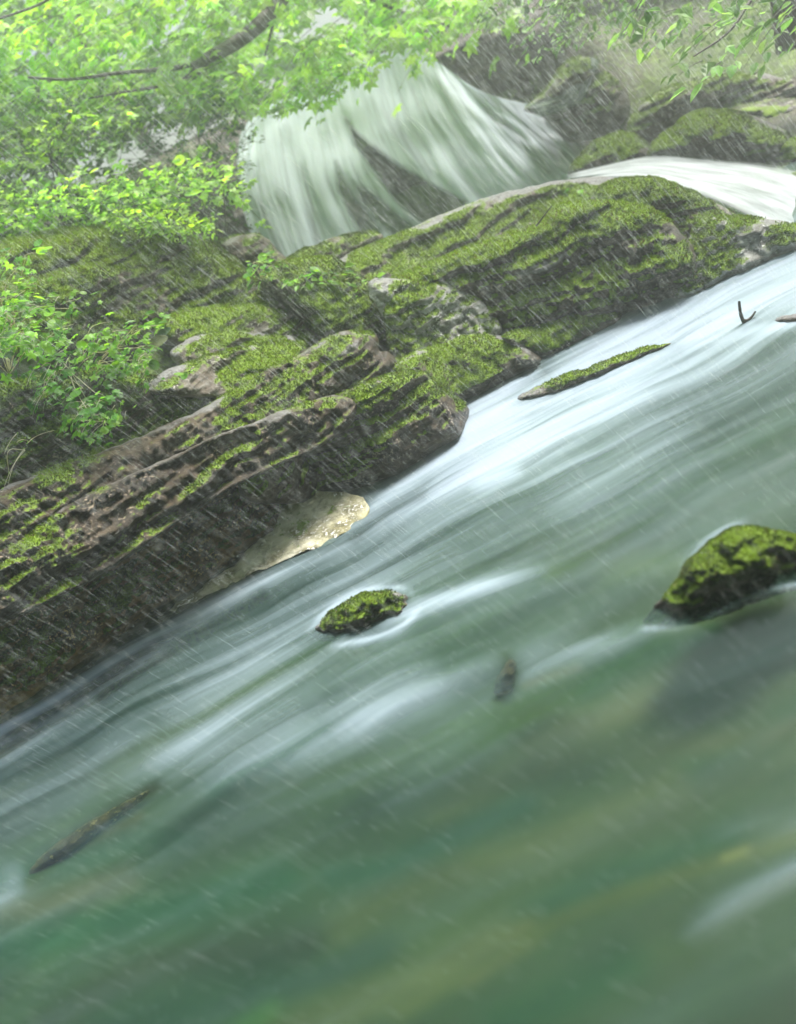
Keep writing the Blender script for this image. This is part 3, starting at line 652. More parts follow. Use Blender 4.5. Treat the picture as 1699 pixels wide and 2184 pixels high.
rock('ledge_rock', 'white-streaked limestone ledge, lowest of the three stacked under the dark bulge',
     [(300, 815), (362, 787), (427, 762), (532, 737), (628, 722), (665, 740), (650, 780), (560, 820), (480, 850), (380, 850), (310, 840)],
     [(300, 835, 4.72), (665, 765, 5.08)], .17, 26, .40, M_GREY, .08, .5, .10, lip=.7,
     mband=[([(480, 745), (628, 724), (650, 745), (560, 790), (500, 780)], .5, 12)])
rock('mossy_mound', 'shaded mossy bank face behind the long brown ridge, lower left',
     [(-90, 850), (60, 800), (200, 780), (320, 800), (470, 805), (600, 775), (675, 745), (640, 810), (520, 890), (380, 960), (200, 1030), (0, 1090), (-90, 1110)],
     [(-90, 1070, 4.28), (200, 985, 4.45), (560, 840, 4.95), (675, 745, 5.15)], .15, 60, .10, M_DARK, .80, .42, .09, lip=.12)
rock('ridge_rock', 'long brown log-like rock ridge running down to the left edge',
     [(-110, 1085), (-30, 1060), (50, 1021), (171, 978), (271, 943), (352, 908), (477, 848), (542, 802), (653, 747), (718, 707), (783, 704), (810, 722), (806, 746), (832, 752), (852, 775), (820, 815), (760, 850), (680, 900), (552, 960), (440, 1020), (300, 1090), (150, 1160), (-110, 1260)],
     [(-110, 1230, 3.80), (150, 1120, 4.0), (440, 990, 4.35), (653, 890, 4.7), (852, 780, 4.85)], .24, 34, .20, M_SLAB, -.22, .45, .18, .10, lip=.62,
     mband=[([(480, 860), (560, 810), (700, 740), (790, 715), (800, 740), (700, 800), (560, 880), (480, 900)], .38, 20), ([(90, 1010), (140, 1000), (140, 1020), (90, 1030)], .6, 14)])
rock('ridge_rock', 'grey-brown layered rock shelf sloping below the brown ridge at the left edge',
     [(-110, 1170), (150, 1070), (350, 980), (470, 925), (560, 893), (640, 862), (700, 842), (770, 850), (760, 900), (703, 945), (600, 990), (502, 1034), (352, 1134), (201, 1240), (100, 1285), (-110, 1390)],
     [(-110, 1370, 3.42), (0, 1330, 3.5), (200, 1225, 3.6), (502, 1024, 3.86), (770, 900, 4.15)], .13, 36, .25, M_SLAB, -.24, .38, .20, .11, lip=.45,
     mband=[([(560, 1000), (700, 940), (720, 950), (520, 1040)], .3, 12)])
rock('ridge_rock', 'dark mossy rock nose jutting over the river beside the tan shoal',
     [(500, 1020), (560, 945), (653, 880), (750, 828), (840, 794), (900, 788), (930, 810), (978, 850), (1003, 868), (1004, 905), (985, 938), (920, 975), (850, 1015), (780, 1045), (700, 1065), (600, 1080), (520, 1070)],
     [(500, 1090, 4.0), (600, 1085, 4.1), (700, 1062), (850, 1018), (985, 938), (1004, 905)], .24, 60, .12, M_BROWN, .16, .50, .11, .08,
     mband=[([(560, 960), (700, 880), (840, 810), (890, 800), (900, 830), (760, 890), (620, 960)], .45, 20)])
rock('ridge_rock', 'brown undercut rock face meeting the water at the left edge',
     [(-110, 1330), (100, 1240), (250, 1165), (350, 1095), (500, 1000), (620, 980), (740, 1000), (790, 1045), (700, 1066), (620, 1096), (604, 1135), (540, 1170), (482, 1228), (400, 1276), (331, 1318), (281, 1350), (186, 1416), (100, 1480), (0, 1540), (-110, 1600)],
     [(-110, 1600), (0, 1540), (186, 1416), (331, 1316), (482, 1228), (604, 1135), (700, 1066), (790, 1045)], .14, 60, .22, M_OCHRE, .02, .22, .10, .09, mfront=.1)
rock('boulder', 'mossy-topped rock with grey lip, first to meet the white water below the domed boulder',
     [(835, 790), (846, 772), (911, 737), (991, 709), (1046, 709), (1097, 721), (1144, 747), (1165, 776), (1107, 803), (1060, 830), (996, 860), (940, 850), (880, 815)],
     [(835, 800, 4.55), (940, 850, 4.5), (996, 858), (1107, 800), (1165, 778)], .26, 46, .26, M_DARK, .30, .60, .08, lip=.8,
     mband=[([(960, 725), (1040, 712), (1110, 735), (1060, 750), (980, 750)], .4, 16)])
rock('boulder', 'low green mossy rock at the waterline right of the grey-lipped rock',
     [(1060, 725), (1090, 705), (1137, 697), (1197, 672), (1262, 658), (1330, 665), (1325, 695), (1240, 735), (1170, 765), (1140, 755)],
     [(1060, 745, 4.70), (1170, 762), (1330, 690)], .18, 30, .24, M_DARK, .80, .62, .04)
rock('stream_rock', 'long thin mossy rock lying awash in the white current',
     [(1085, 862), (1110, 842), (1167, 812), (1225, 793), (1278, 776), (1348, 747), (1400, 734), (1440, 729), (1450, 741), (1423, 764), (1360, 786), (1298, 805), (1197, 846), (1127, 866), (1092, 876)],
     [(1085, 876), (1197, 850), (1298, 808), (1450, 745)], .14, 18, .32, M_GREY, .55, .5, .05, .06, tuft=.011, jit=7, step=3)
rock('stream_rock', 'small moss-covered rock alone in mid-river',
     [(655, 1362), (680, 1325), (703, 1303), (745, 1278), (784, 1263), (835, 1261), (876, 1269), (893, 1300), (866, 1333), (835, 1350), (784, 1362), (740, 1366), (703, 1374)],
     [(655, 1366), (703, 1374), (784, 1362), (866, 1335), (893, 1302)], .12, 40, .28, M_BROWN, .45, .42, .05, .12, mfront=.4, tuft=.010, jit=7, step=3, dens=1.2)
rock('stream_rock', 'large triangular mossy boulder standing in the water at the right edge',
     [(1362, 1338), (1395, 1290), (1448, 1236), (1460, 1203), (1500, 1165), (1534, 1138), (1560, 1124), (1600, 1120), (1699, 1140), (1800, 1160), (1880, 1200), (1880, 1230), (1780, 1240), (1699, 1256), (1620, 1282), (1539, 1318), (1480, 1330), (1420, 1345)],
     [(1362, 1342), (1448, 1340), (1539, 1318), (1620, 1282), (1699, 1256), (1880, 1225)], .16, 80, .20, M_GREY, .34, .50, .08, .16, mfront=.85, lip=.3, tuft=.0075, jit=7, step=3.2, dens=1.3)
rock('stream_rock', 'small dark rock breaking the white water at the far right edge beside the twig',
     [(1640, 690), (1655, 676), (1690, 668), (1760, 668), (1770, 690), (1700, 697), (1655, 700)],
     [(1640, 700), (1770, 697)], .07, 14, .15, M_DARK, .35, .4, .04, step=3)
rock('shoal', 'pale tan gravel shoal between the brown rock face and the current',
     [(320, 1322), (400, 1272), (478, 1220), (556, 1148), (596, 1118), (606, 1080), (640, 1058), (690, 1048), (762, 1052), (795, 1078), (775, 1115), (700, 1158), (600, 1198), (450, 1268), (380, 1302)],
     [(320, 1326), (450, 1272), (600, 1202), (700, 1162), (797, 1086)], .008, 110, .46, M_TAN, -.9, .4, .01, .035, step=3, cat='gravel bank', jit=9, zb=.006, lip=0)
# rocks lying under the surface
rock('submerged_rock', 'dark submerged rock with an olive tip where the current folds over it in mid-river',
     [(1048, 1480), (1064, 1436), (1088, 1402), (1106, 1412), (1104, 1445), (1090, 1478), (1070, 1494)],
     [(1048, 1488), (1104, 1470)], .03, 22, .06, M_OCHRE, .5, .3, .01, .02, step=3, zb=-.23, lip=0)
rock('submerged_rock', 'dark streaked submerged rock near the lower left edge',
     [(52, 1880), (70, 1840), (130, 1790), (220, 1735), (300, 1690), (330, 1682), (300, 1712), (240, 1760), (160, 1820), (90, 1880)],
     [(52, 1885), (160, 1830), (330, 1700)], .03, 20, .06, M_OCHRE, .5, .3, .01, .02, step=3, zb=-.29, lip=0)
rock('submerged_rock', 'thin pale rock edge just breaking the surface right of the tan shoal',
     [(985, 1048), (1020, 1028), (1070, 1005), (1084, 1004), (1070, 1018), (1030, 1038), (1000, 1050)],
     [(985, 1054), (1084, 1012)], .03, 8, .05, M_PALE, .0, .3, .02, step=2.5)

# ------------------------------------------------------------------ leaves
def frames(D, Nn):
    D = D / (np.linalg.norm(D, axis=1)[:, None] + 1e-9); S = np.cross(Nn, D); S /= np.linalg.norm(S, axis=1)[:, None] + 1e-9
    return D, S, np.cross(D, S)
def add_leaves(mb, P, D, Nn, size, colr, kind='ovate'):
    n = len(P); D, S, W = frames(D, Nn); size = np.broadcast_to(size, (n,))[:, None]
    if kind == 'maple':
        ang = np.radians([-110, -55, 0, 55, 110]); tips = np.array([[math.sin(a) * l, .35 + math.cos(a) * l] for a, l in zip(ang, (.42, .58, .65, .58, .42))])
        na = np.radians([-150, -82, -27, 27, 82, 150]); nots = np.array([[math.sin(a) * l, .35 + math.cos(a) * l] for a, l in zip(na, (.30, .30, .34, .34, .30, .30))])
        sh = np.vstack([[0, .35], nots, tips]); z = np.array([.06] + [0] * 6 + [-.08] * 5)
        q = np.array([[0, 1 + i, 7 + i, 2 + i] for i in range(5)])
    elif kind == 'round':
        a = np.linspace(0, 2 * np.pi, 8, endpoint=False); sh = np.vstack([[0, .5], np.stack([np.sin(a) * .5, .5 - np.cos(a) * .5], 1)]); z = np.array([-.06] + [.03] * 8)
        q = np.array([[0, 1, 2, 3], [0, 3, 4, 5], [0, 5, 6, 7], [0, 7, 8, 1]])
    else:
        sh = np.array([[0, 0], [-.22, .3], [-.2, .65], [0, 1], [.2, .65], [.22, .3]]); z = np.array([0, .07, .05, -.08, .05, .07]); q = np.array([[0, 3, 2, 1], [0, 5, 4, 3]])
    V = P[:, None] + size[:, None] * (S[:, None] * sh[None, :, :1] + D[:, None] * sh[None, :, 1:] + W[:, None] * z[None, :, None])
    Q = (q[None] + (np.arange(n) * len(sh))[:, None, None]).reshape(-1, 4)
    mb.add(V.reshape(-1, 3), Q, np.repeat(colr, len(sh), 0))
def leafcol(rg, n, lo, hi, jit=.12):
    t = rg.random((n, 1)); c = np.array(lo) * (1 - t) + np.array(hi) * t
    return np.clip(c * (1 + rg.normal(size=(n, 1)) * jit), .003, .9)
YG_LO, YG_HI = (.17, .38, .035), (.46, .74, .08)       # young maple leaves
MG_LO, MG_HI = (.05, .16, .015), (.18, .36, .03)
DG_LO, DG_HI = (.02, .06, .02), (.06, .14, .05)

def spray(mb_l, mb_s, rg, P, direc, L, nl, size, lo, hi, kind, droop=.25, rad=.003):
    """a twig with leaves set along it in a flattish layer"""
    t = np.linspace(0, 1, 7)[:, None]; d = np.array(direc, float); d /= np.linalg.norm(d)
    side = np.cross(d, [0, 0, 1.]); side /= np.linalg.norm(side) + 1e-9; bend = rg.normal() * .25
    Q = P + d * L * t + side * bend * L * t ** 2 - np.array([0, 0, droop * L]) * t ** 2
    mb_s.tube(Q, np.linspace(rad, rad * .3, 7), 4, (.5, .5, .5))
    s = rg.random(nl) ** .8; pos = np.stack([np.interp(s, t[:, 0], Q[:, k]) for k in range(3)], -1)
    sg = rg.choice([-1, 1], nl)[:, None]; off = side * sg * (size * rg.uniform(.1, 1.5, (nl, 1))) + rg.normal(size=(nl, 3)) * size * .35
    D = d * rg.uniform(.2, 1, (nl, 1)) + side * sg * rg.uniform(.4, 1.2, (nl, 1)) + np.array([0, 0, -.35]) + rg.normal(size=(nl, 3)) * .25
    Nn = np.array([0, -.35, 1.]) + rg.normal(size=(nl, 3)) * .33
    cf = rg.uniform(.6, 1.35); kk = kind if rg.random() < .65 or size > .08 else ('ovate' if rg.random() < .6 else 'round')  # brightness varies per spray; the darker ones paint in shadow gaps
    add_leaves(mb_l, pos + off, D, Nn, size * rg.uniform(.4, 1.3, nl), leafcol(rg, nl, lo, hi) * cf, kk)

def inpoly(rg, poly, n):
    poly = np.array(poly, float); a, b = poly.min(0), poly.max(0); out = []
    while len(out) < n:
        p = rg.uniform(a, b, (n, 2)); ins, *_ = polydist(poly, p[:, 0], p[:, 1]); out += list(p[ins])
    return np.array(out[:n])

# the maple limb reaching over from the right bank
rg = np.random.default_rng(5)
def limb(mb, pts, r0, r1, k=8):
    c = curve(pts, np.linspace(0, 1, 24)); P = at(c[:, 0], c[:, 1], c[:, 2]); mb.tube(P, np.linspace(r0, r1, 24), k, (.5, .5, .5)); return P
tr = empty('maple_tree', at(1500, -700, 6.5) * np.array([1, 1, 0]) + np.array([0, 0, 1.2]), 'maple with dark crooked limb and bright yellow-green leaves reaching over the waterfall', 'tree')
mb = MB(); limb(mb, [(820, -520, 8.90), (700, -250, 8.20), (640, -90, 7.80), (603, 0, 7.60), (556, 52, 7.50), (502, 95, 7.45), (440, 125, 7.40), (415, 150, 7.40)], .10, .042, 10)
limb(mb, [(450, 122, 7.42), (400, 142, 7.35), (330, 150, 7.30), (250, 155, 7.20), (150, 172, 7.10), (60, 165, 7.00)], .02, .009)
limb(mb, [(585, 40, 7.55), (578, 75, 7.50), (565, 122, 7.50)], .013, .006)
limb(mb, [(420, 148, 7.40), (380, 180, 7.40), (300, 190, 7.30), (190, 210, 7.20)], .017, .006)
limb(mb, [(640, -90, 7.80), (760, -20, 7.90), (860, 30, 8.00), (960, 55, 8.10)], .028, .008)
limb(mb, [(180, -60, 7.20), (100, 5, 7.10), (30, 30, 7.00), (-60, 60, 6.90)], .012, .006)
P1 = at(820, -520, 8.9); P2 = np.array(tr.location); mb.tube(np.array([P2 - [0, 0, .6], P2 + [0, 0, .8], (P1 + P2) / 2 + [.3, 0, .2], P1]), [.16, .14, .11, .075], 10, (.5, .5, .5))
mb.build('limb', M_BARK, tr)
ml, ms = MB(), MB()
def fill(poly, n, Yr, L, nl, size, lo, hi, kind, dirx=-1):
    for q in inpoly(rg, poly, n):
        Y = rg.uniform(*Yr); P = at(q[0], q[1], Y)
        spray(ml, ms, rg, P, (dirx * rg.uniform(.3, 1), rg.uniform(-.8, .3), rg.uniform(-.25, .15)), L * rg.uniform(.6, 1.3), nl, size, lo, hi, kind)
fill([(-120, -120), (1080, -120), (1080, 10), (960, 60), (800, 90), (700, 150), (560, 190), (420, 190), (280, 170), (120, 190), (-120, 250)], 300, (7.3, 8.9), .52, 10, .155, YG_LO, YG_HI, 'maple')
fill([(430, 150), (520, 160), (640, 150), (760, 100), (800, 130), (700, 185), (620, 195), (520, 215)], 34, (7.3, 7.9), .30, 9, .13, YG_LO, YG_HI, 'maple')
fill([(-60, 120), (120, 140), (300, 170), (420, 180), (300, 230), (100, 230), (-60, 300)], 60, (7.3, 8.4), .45, 9, .125, YG_LO, YG_HI, 'maple')
ms.build('twig', M_BARK, tr); ml.build('foliage', M_LEAF, tr, False)
# second tree: broad leaves over the top right
rg = np.random.default_rng(6)
tr = empty('hanging_branch', at(1760, -260, 5.5), 'leafy branch with pale broad leaves hanging into the top right corner', 'branch')
mb = MB(); limb(mb, [(1760, -260, 5.5), (1700, -120, 5.2), (1600, 0, 5.0), (1560, 70, 4.9), (1480, 120, 4.8)], .02, .004)
limb(mb, [(1700, -120, 5.2), (1500, -60, 5.4), (1300, -20, 5.8), (1150, 20, 6.2)], .016, .004); mb.build('stem', M_BARK, tr)
ml, ms = MB(), MB()
fill([(1380, -100), (1760, -100), (1760, 60), (1620, 80), (1540, 150), (1480, 160), (1500, 60), (1390, 60)], 26, (4.4, 5.6), .25, 8, .10, (.10, .24, .05), (.26, .44, .12), 'ovate')
fill([(1060, -100), (1400, -100), (1400, 20), (1300, 60), (1250, 110), (1180, 80), (1060, 40)], 60, (5.6, 7.4), .25, 9, .06, (.08, .2, .05), (.2, .36, .10), 'ovate')
ms.build('twig', M_BARK, tr); ml.build('foliage', M_LEAF, tr, False)

# shrubs on the left slope behind the mound
def shrub(name, label, poly, Yr, n, size, lo, hi, kind, seed, cat='shrub', L=.28, nl=9, group=None):
    global rg, ml, ms
    rg = np.random.default_rng(seed); c = np.mean(poly, 0); P = at(c[0], c[1], sum(Yr) / 2)
    loc = np.array([P[0], P[1], P[2] - .6]); e = empty(name, loc, label, cat, group); ml, ms = MB(), MB()
    for q in inpoly(rg, poly, n):
        P = at(q[0], q[1], rg.uniform(*Yr)); d = (P - loc) * np.array([1, 1, .5]) + rg.normal(size=3) * .25 + np.array([0, -.35, 0])
        spray(ml, ms, rg, P, d, L * rg.uniform(.6, 1.3), nl, size, lo, hi, kind)
    for k in range(5):
        q = inpoly(rg, poly, 1)[0]; Pt = at(q[0], q[1], sum(Yr) / 2); ms.tube(np.array([loc, loc * .5 + Pt * .5 + rg.normal(size=3) * .05, Pt]), [.012, .009, .004], 5)
    ms.build('stem', M_BARK, e); ml.build('foliage', M_LEAF, e, False)
shrub('ivy_shrub', 'dark bluish-green small-leaved ivy hanging left of the waterfall', [(330, 235), (440, 215), (520, 240), (520, 330), (500, 400), (430, 430), (340, 400), (300, 320)], (7.4, 8.4), 170, .045, (.025, .09, .04), (.07, .20, .09), 'ovate', 21)
shrub('shrub', 'dark green shrub filling the slope at the left edge below the maple leaves', [(-120, 240), (120, 230), (300, 220), (320, 320), (280, 400), (120, 420), (-120, 450)], (7.2, 8.2), 200, .068, MG_LO, (.10, .22, .03), 'ovate', 22)
shrub('shrub', 'bright green layered shrub at the left edge half-way up the slope', [(-120, 330), (80, 300), (190, 250), (240, 280), (130, 360), (-120, 400)], (6.7, 7.4), 80, .08, MG_LO, YG_HI, 'maple', 23)
shrub('shrub', 'pale green maple sapling spreading toward the waterfall above the mossy mound', [(180, 440), (300, 395), (400, 385), (500, 400), (520, 418), (420, 440), (330, 455), (200, 470)], (6.4, 6.9), 90, .07, (.14, .34, .05), YG_HI, 'maple', 24)
shrub('shrub', 'dense light green leaves over the crest of the mound at the left edge', [(-120, 440), (60, 425), (200, 410), (340, 440), (300, 475), (150, 485), (0, 515), (-120, 530)], (6.2, 6.9), 220, .068, (.14, .34, .04), YG_HI, 'maple', 25)
shrub('fern_tuft', 'small yellow-green herbs fringing the crest of the mossy mound', [(230, 465), (300, 460), (420, 480), (440, 500), (400, 500), (300, 480)], (5.85, 6.1), 90, .042, (.16, .36, .02), (.40, .62, .05), 'ovate', 26, 'herb', .12, 8)

# herbs on the left bank
def herb(name, label, poly, Yr, n, size, lo, hi, kind, seed, base, L=.14, nl=7, cat='herb'):
    global rg, ml, ms
    rg = np.random.default_rng(seed); loc = at(*base); e = empty(name, loc, label, cat); ml, ms = MB(), MB()
    for q in inpoly(rg, poly, n):
        P = at(q[0], q[1], rg.uniform(*Yr)); mid = (loc + P) / 2 + rg.normal(size=3) * .03 + np.array([0, 0, .04]); 
        if rg.random() < .4: ms.tube(smooth_poly(np.array([loc, mid, P]), 2, False), .0016, 4)
        spray(ml, ms, rg, P, (rg.normal() * .8, -.3 - rg.random() * .5, rg.uniform(-.2, .3)), L * .8 * rg.uniform(.5, 1.2), nl, size, lo, hi, kind, .3, .0018)
    ms.build('stem', M_LEAF, e); 
    ml.build('foliage', M_LEAF, e, False)
HL, HH = (.07, .24, .015), (.28, .54, .04)
herb('leafy_herb', 'bright small-leaved herb at the left edge above the dark hollow', [(-60, 660), (60, 660), (120, 690), (110, 750), (20, 780), (-60, 770)], (4.15, 4.5), 34, .056, HL, HH, 'maple', 31, (20, 800, 4.5))
herb('leafy_herb', 'low spreading herb with lobed leaves, middle of the left bank', [(110, 700), (200, 680), (300, 700), (320, 760), (260, 790), (130, 790)], (4.4, 4.8), 40, .05, HL, HH, 'maple', 32, (200, 790, 4.8))
herb('leafy_herb', 'trailing green herb hanging down over the dark bank face', [(60, 770), (180, 770), (230, 830), (260, 900), (210, 930), (140, 860), (60, 850)], (4.1, 4.35), 26, .05, (.03, .14, .012), (.14, .36, .03), 'maple', 33, (150, 790, 4.5))
herb('leafy_herb', 'small light green herb on the bulge at the left edge', [(-60, 530), (40, 525), (90, 550), (80, 620), (0, 640), (-60, 630)], (5.1, 5.4), 16, .05, HL, HH, 'maple', 34, (10, 650, 5.5))
herb('leafy_herb', 'bright green sprig growing from the cleft beside the dark mound', [(535, 560), (580, 560), (590, 585), (560, 600), (540, 590)], (5.3, 5.5), 9, .05, HL, HH, 'ovate', 35, (560, 605, 5.6), .08, 6)
herb('leafy_herb', 'line of tiny bright leaves on top of the dark mound beside the pale trickle', [(600, 590), (680, 580), (740, 590), (800, 600), (790, 612), (700, 605), (620, 610)], (5.2, 5.4), 10, .056, HL, HH, 'ovate', 36, (700, 615, 5.5), .07, 5)
herb('leafy_herb', 'few bright leaves on the mossy bank below the white-streaked ledge', [(270, 760), (330, 770), (320, 800), (400, 790), (410, 810), (290, 810)], (4.45, 4.6), 8, .045, HL, HH, 'ovate', 37, (300, 800, 4.7), .07, 5)
herb('trailing_weed', 'thin yellow-green arching weed stems at the left edge over the dark bank', [(20, 905), (60, 900), (70, 960), (40, 990), (10, 960)], (3.95, 4.1), 5, .018, HL, HH, 'ovate', 38, (20, 1010, 4.2), .22, 3)
herb('grass_tuft', 'tiny bright grass tuft on the ridge top beside the upper cascade', [(1225, 405), (1270, 400), (1260, 420)], (6.0, 6.1), 6, .04, HL, HH, 'ovate', 39, (1245, 425, 6.1), .08, 4)
herb('leafy_herb', 'sparse green sprigs at the lower edge of the bank face above the brown ridge', [(150, 870), (260, 860), (300, 900), (200, 960), (160, 930)], (4.15, 4.3), 12, .04, HL, HH, 'maple', 40, (220, 900, 4.4), .1, 6)
herb('leafy_herb', 'bright yellow-green herb spilling over the left edge of the mossy bulge', [(-60, 600), (120, 620), (160, 660), (40, 690), (-60, 690)], (4.6, 4.9), 30, .05, HL, HH, 'maple', 41, (30, 700, 5.0))
# large grey-green dead leaves caught on the bank
def big_leaf(label, x, y, Y, d, n, size, c, kind='ovate'):
    mb = MB(); P = at(x, y, Y); add_leaves(mb, np.array([P]), np.array([d], float), np.array([n], float), size, np.array([c]), kind)
    V = np.concatenate(mb.V); o = mesh_obj('leaf', V - P, [np.concatenate(v) for v in mb.F.values()], M_LEAF, None, True, cols={'tint': np.concatenate(mb.C)})
    o.location = P; sol = o.modifiers.new('thick', 'SOLIDIFY'); sol.thickness = .0012; sub = o.modifiers.new('sub', 'SUBSURF'); sub.levels = sub.render_levels = 2
    tag(o, label, 'leaf')
big_leaf('wide grey-green leaf lying beside the white-streaked ledge', 300, 752, 4.6, (.9, -.1, .05), (0, -.7, .7), .19, (.17, .20, .09))
big_leaf('dull olive leaf drooping among the herbs at the left edge', 30, 800, 4.2, (.9, -.1, .1), (0, -.8, .6), .17, (.15, .19, .09))
big_leaf('pointed grey-green leaf hanging down the dark bank face', 132, 845, 4.15, (.15, -.1, -.9), (0, -.9, .3), .12, (.16, .22, .10))
big_leaf('broad dark green leaf on the ledge above the herbs', 330, 728, 4.7, (.9, 0, .2), (0, -.7, .7), .13, (.10, .18, .09))

# background trees on the plateau above the cliff
def far_tree(label, x, y, h, r, seed, lo, hi, size):
    rg = np.random.default_rng(seed); z0 = 2.0; e = empty('tree', (x, y, z0), label, 'tree', 'trees on the plateau above the waterfall')
    mb = MB(); top = np.array([x + rg.normal() * .3, y, z0 + h * .9]); b0 = np.array([x, y, z0 - .4])
    mb.tube(smooth_poly(np.array([b0, b0 * .6 + top * .4 + rg.normal(size=3) * .15, top]), 2, False), np.linspace(.13, .03, 9), 8)
    ends = []
    for k in range(9):
        s = rg.uniform(.15, .95); p = b0 * (1 - s) + top * s; a = rg.uniform(0, 2 * np.pi); q = p + np.array([math.cos(a) * r * rg.uniform(.5, 1), math.sin(a) * r * .7, rg.uniform(.0, .6)])
        mb.tube(np.array([p, (p + q) / 2 + [0, 0, .1], q]), [.04, .025, .01], 5); ends.append(q)
    mb.build('trunk', M_BARK, e)
    ml = MB(); n = 42
    cs = np.array(ends + [top + rg.normal(size=3) * [r * .7, r * .5, h * .3] - [0, 0, h * .3] for _ in range(n - 9)])
    for c in cs:
        m_ = 26; P = c + rg.normal(size=(m_, 3)) * np.array([.36, .3, .12]) * r * .55
        add_leaves(ml, P, rg.normal(size=(m_, 3)) + [0, 0, -.5], rg.normal(size=(m_, 3)) * .5 + [0, -.3, 1], size * rg.uniform(.7, 1.3, m_), leafcol(rg, m_, lo, hi), 'round')
    ml.build('crown', M_LEAF, e, False)
T3 = [('slender background tree at the far left above the shrub slope', -3.6, 12.5), ('background tree with pale crown seen between the maple sprays at the left', -2.2, 14.5),
      ('leafy background tree standing behind the crooked maple limb', -.6, 13), ('hazy background tree behind the lip of the waterfall', 1.1, 15.5),
      ('misty background tree just right of the lip of the waterfall', 3.0, 14), ('misty background tree above the brown cliff block', 4.9, 13), ('faint background tree furthest to the right at the top edge', 6.8, 12.8)]
for k, (lb, x, y) in enumerate(T3):
    far_tree(lb, x, y, 3.0 + (k * 37 % 5) * .35, 1.25, 50 + k, (.12, .32, .04), (.32, .58, .10), .17)
def shade_tree(label, x, y, seed, cx, cy_, cz, rr):  # unseen trees, added to block sky light on rock fronts and water
    rg = np.random.default_rng(seed); e = empty('tree', (x, y, 2.2), label, 'tree'); mb = MB(); top = np.array([cx, cy_, cz])
    b0 = np.array([x, y, 1.8]); mb.tube(smooth_poly(np.array([b0, [x, y, cz * .7], top]), 2, False), [.2, .12, .05], 9)
    cs = top + rg.normal(size=(60, 3)) * np.array([rr, rr * .8, .6])
    for c in cs[:12]: mb.tube(np.array([top * .6 + b0 * .4 + [0, 0, .4], c]), [.05, .012], 5)
    mb.build('trunk', M_BARK, e); ml = MB()
    for c in cs:
        P = c + rg.normal(size=(30, 3)) * np.array([.5, .5, .15]); add_leaves(ml, P, rg.normal(size=(30, 3)), rg.normal(size=(30, 3)) * .4 + [0, 0, 1], .2 * rg.uniform(.7, 1.3, 30), leafcol(rg, 30, MG_LO, MG_HI), 'round')
    ml.build('crown', M_LEAF, e, False)
shade_tree('unseen tree added for shade behind the viewer, left one, spreading over the pool', -3, -3.4, 81, -2.2, -.6, 5.4, 1.6)
shade_tree('unseen tree added for shade behind the viewer, middle one, spreading over the pool', .8, -3.6, 82, .8, -.4, 5.6, 1.6)
shade_tree('unseen tree added for shade behind the viewer, right one, spreading over the pool', 4.2, -3.5, 83, 3.8, -.4, 5.4, 1.6)
# ground cover on the slope top right and cliff crest
def cover(name, poly, Yr, n, size, lo, hi, seed):
    rg = np.random.default_rng(seed); q = inpoly(rg, poly, n); P = at(q[:, 0], q[:, 1], rg.uniform(Yr[0], Yr[1], n)); mb = MB()
    cl = fbm(P * 2.5, 3); P = P[cl > .42]; n = len(P)
    add_leaves(mb, P, rg.normal(size=(n, 3)) + [0, -.5, -.4], rg.normal(size=(n, 3)) * .5 + [0, -.6, .8], size * rg.uniform(.5, 1.3, n), leafcol(rg, n, lo, hi, .25), 'ovate')
    V = np.concatenate(mb.V); o = mesh_obj(name, V, [np.concatenate(v) for v in mb.F.values()], M_LEAF, None, False, cols={'tint': np.concatenate(mb.C)}); o['kind'] = 'stuff'
    o['label'] = 'small leaves of creeping ground cover on the slope'; o['category'] = 'ground cover'
cover('ground_cover', [(1180, -100), (1800, -100), (1800, 180), (1480, 150), (1300, 100), (1180, 60)], (7.3, 8.3), 2600, .05, (.05, .13, .02), (.16, .26, .06), 71)
cover('ground_cover', [(880, -60), (1250, -60), (1240, 90), (1100, 50), (960, 75), (880, 60)], (8.3, 9.2), 1200, .055, (.08, .20, .04), (.2, .36, .1), 72)
cover('ground_cover', [(-120, 400), (520, 380), (540, 520), (-120, 520)], (6.2, 7.4), 1500, .05, (.02, .07, .01), (.08, .18, .02), 73)

# ------------------------------------------------------------------ twigs
def twig(name, label, paths, r, loc):
    mb = MB(); loc = at(*loc)
    for pts, a, b in paths:
        c = curve(pts, np.linspace(0, 1, 12)); P = at(c[:, 0], c[:, 1], c[:, 2]); P = P + (fbm(P * 60, 2)[:, None] - .5) * .004; mb.tube(P, np.linspace(a, b, 12), 6)
    V = np.concatenate(mb.V); o = mesh_obj(name, V - loc, [np.concatenate(v) for v in mb.F.values()], M_BARK, None, True, cols={'tint': np.concatenate(mb.C)}); o.location = loc; tag(o, label, 'twig')
Yt = float(on_z(1592, 690, 0)[1])
twig('twig', 'forked twig sticking up out of the white water near the right edge', [([(1590, 692, Yt), (1580, 672, Yt), (1577, 643, Yt)], .0095, .006), ([(1583, 684, Yt), (1600, 682, Yt), (1612, 664, Yt)], .0075, .0045)], .01, (1590, 690, Yt))
twig('twig', 'thin bare twig lying on the moss of the domed boulder', [([(1144, 482, 4.95), (1160, 462, 4.93), (1178, 438, 4.92)], .006, .003)], .01, (1150, 475, 4.95))

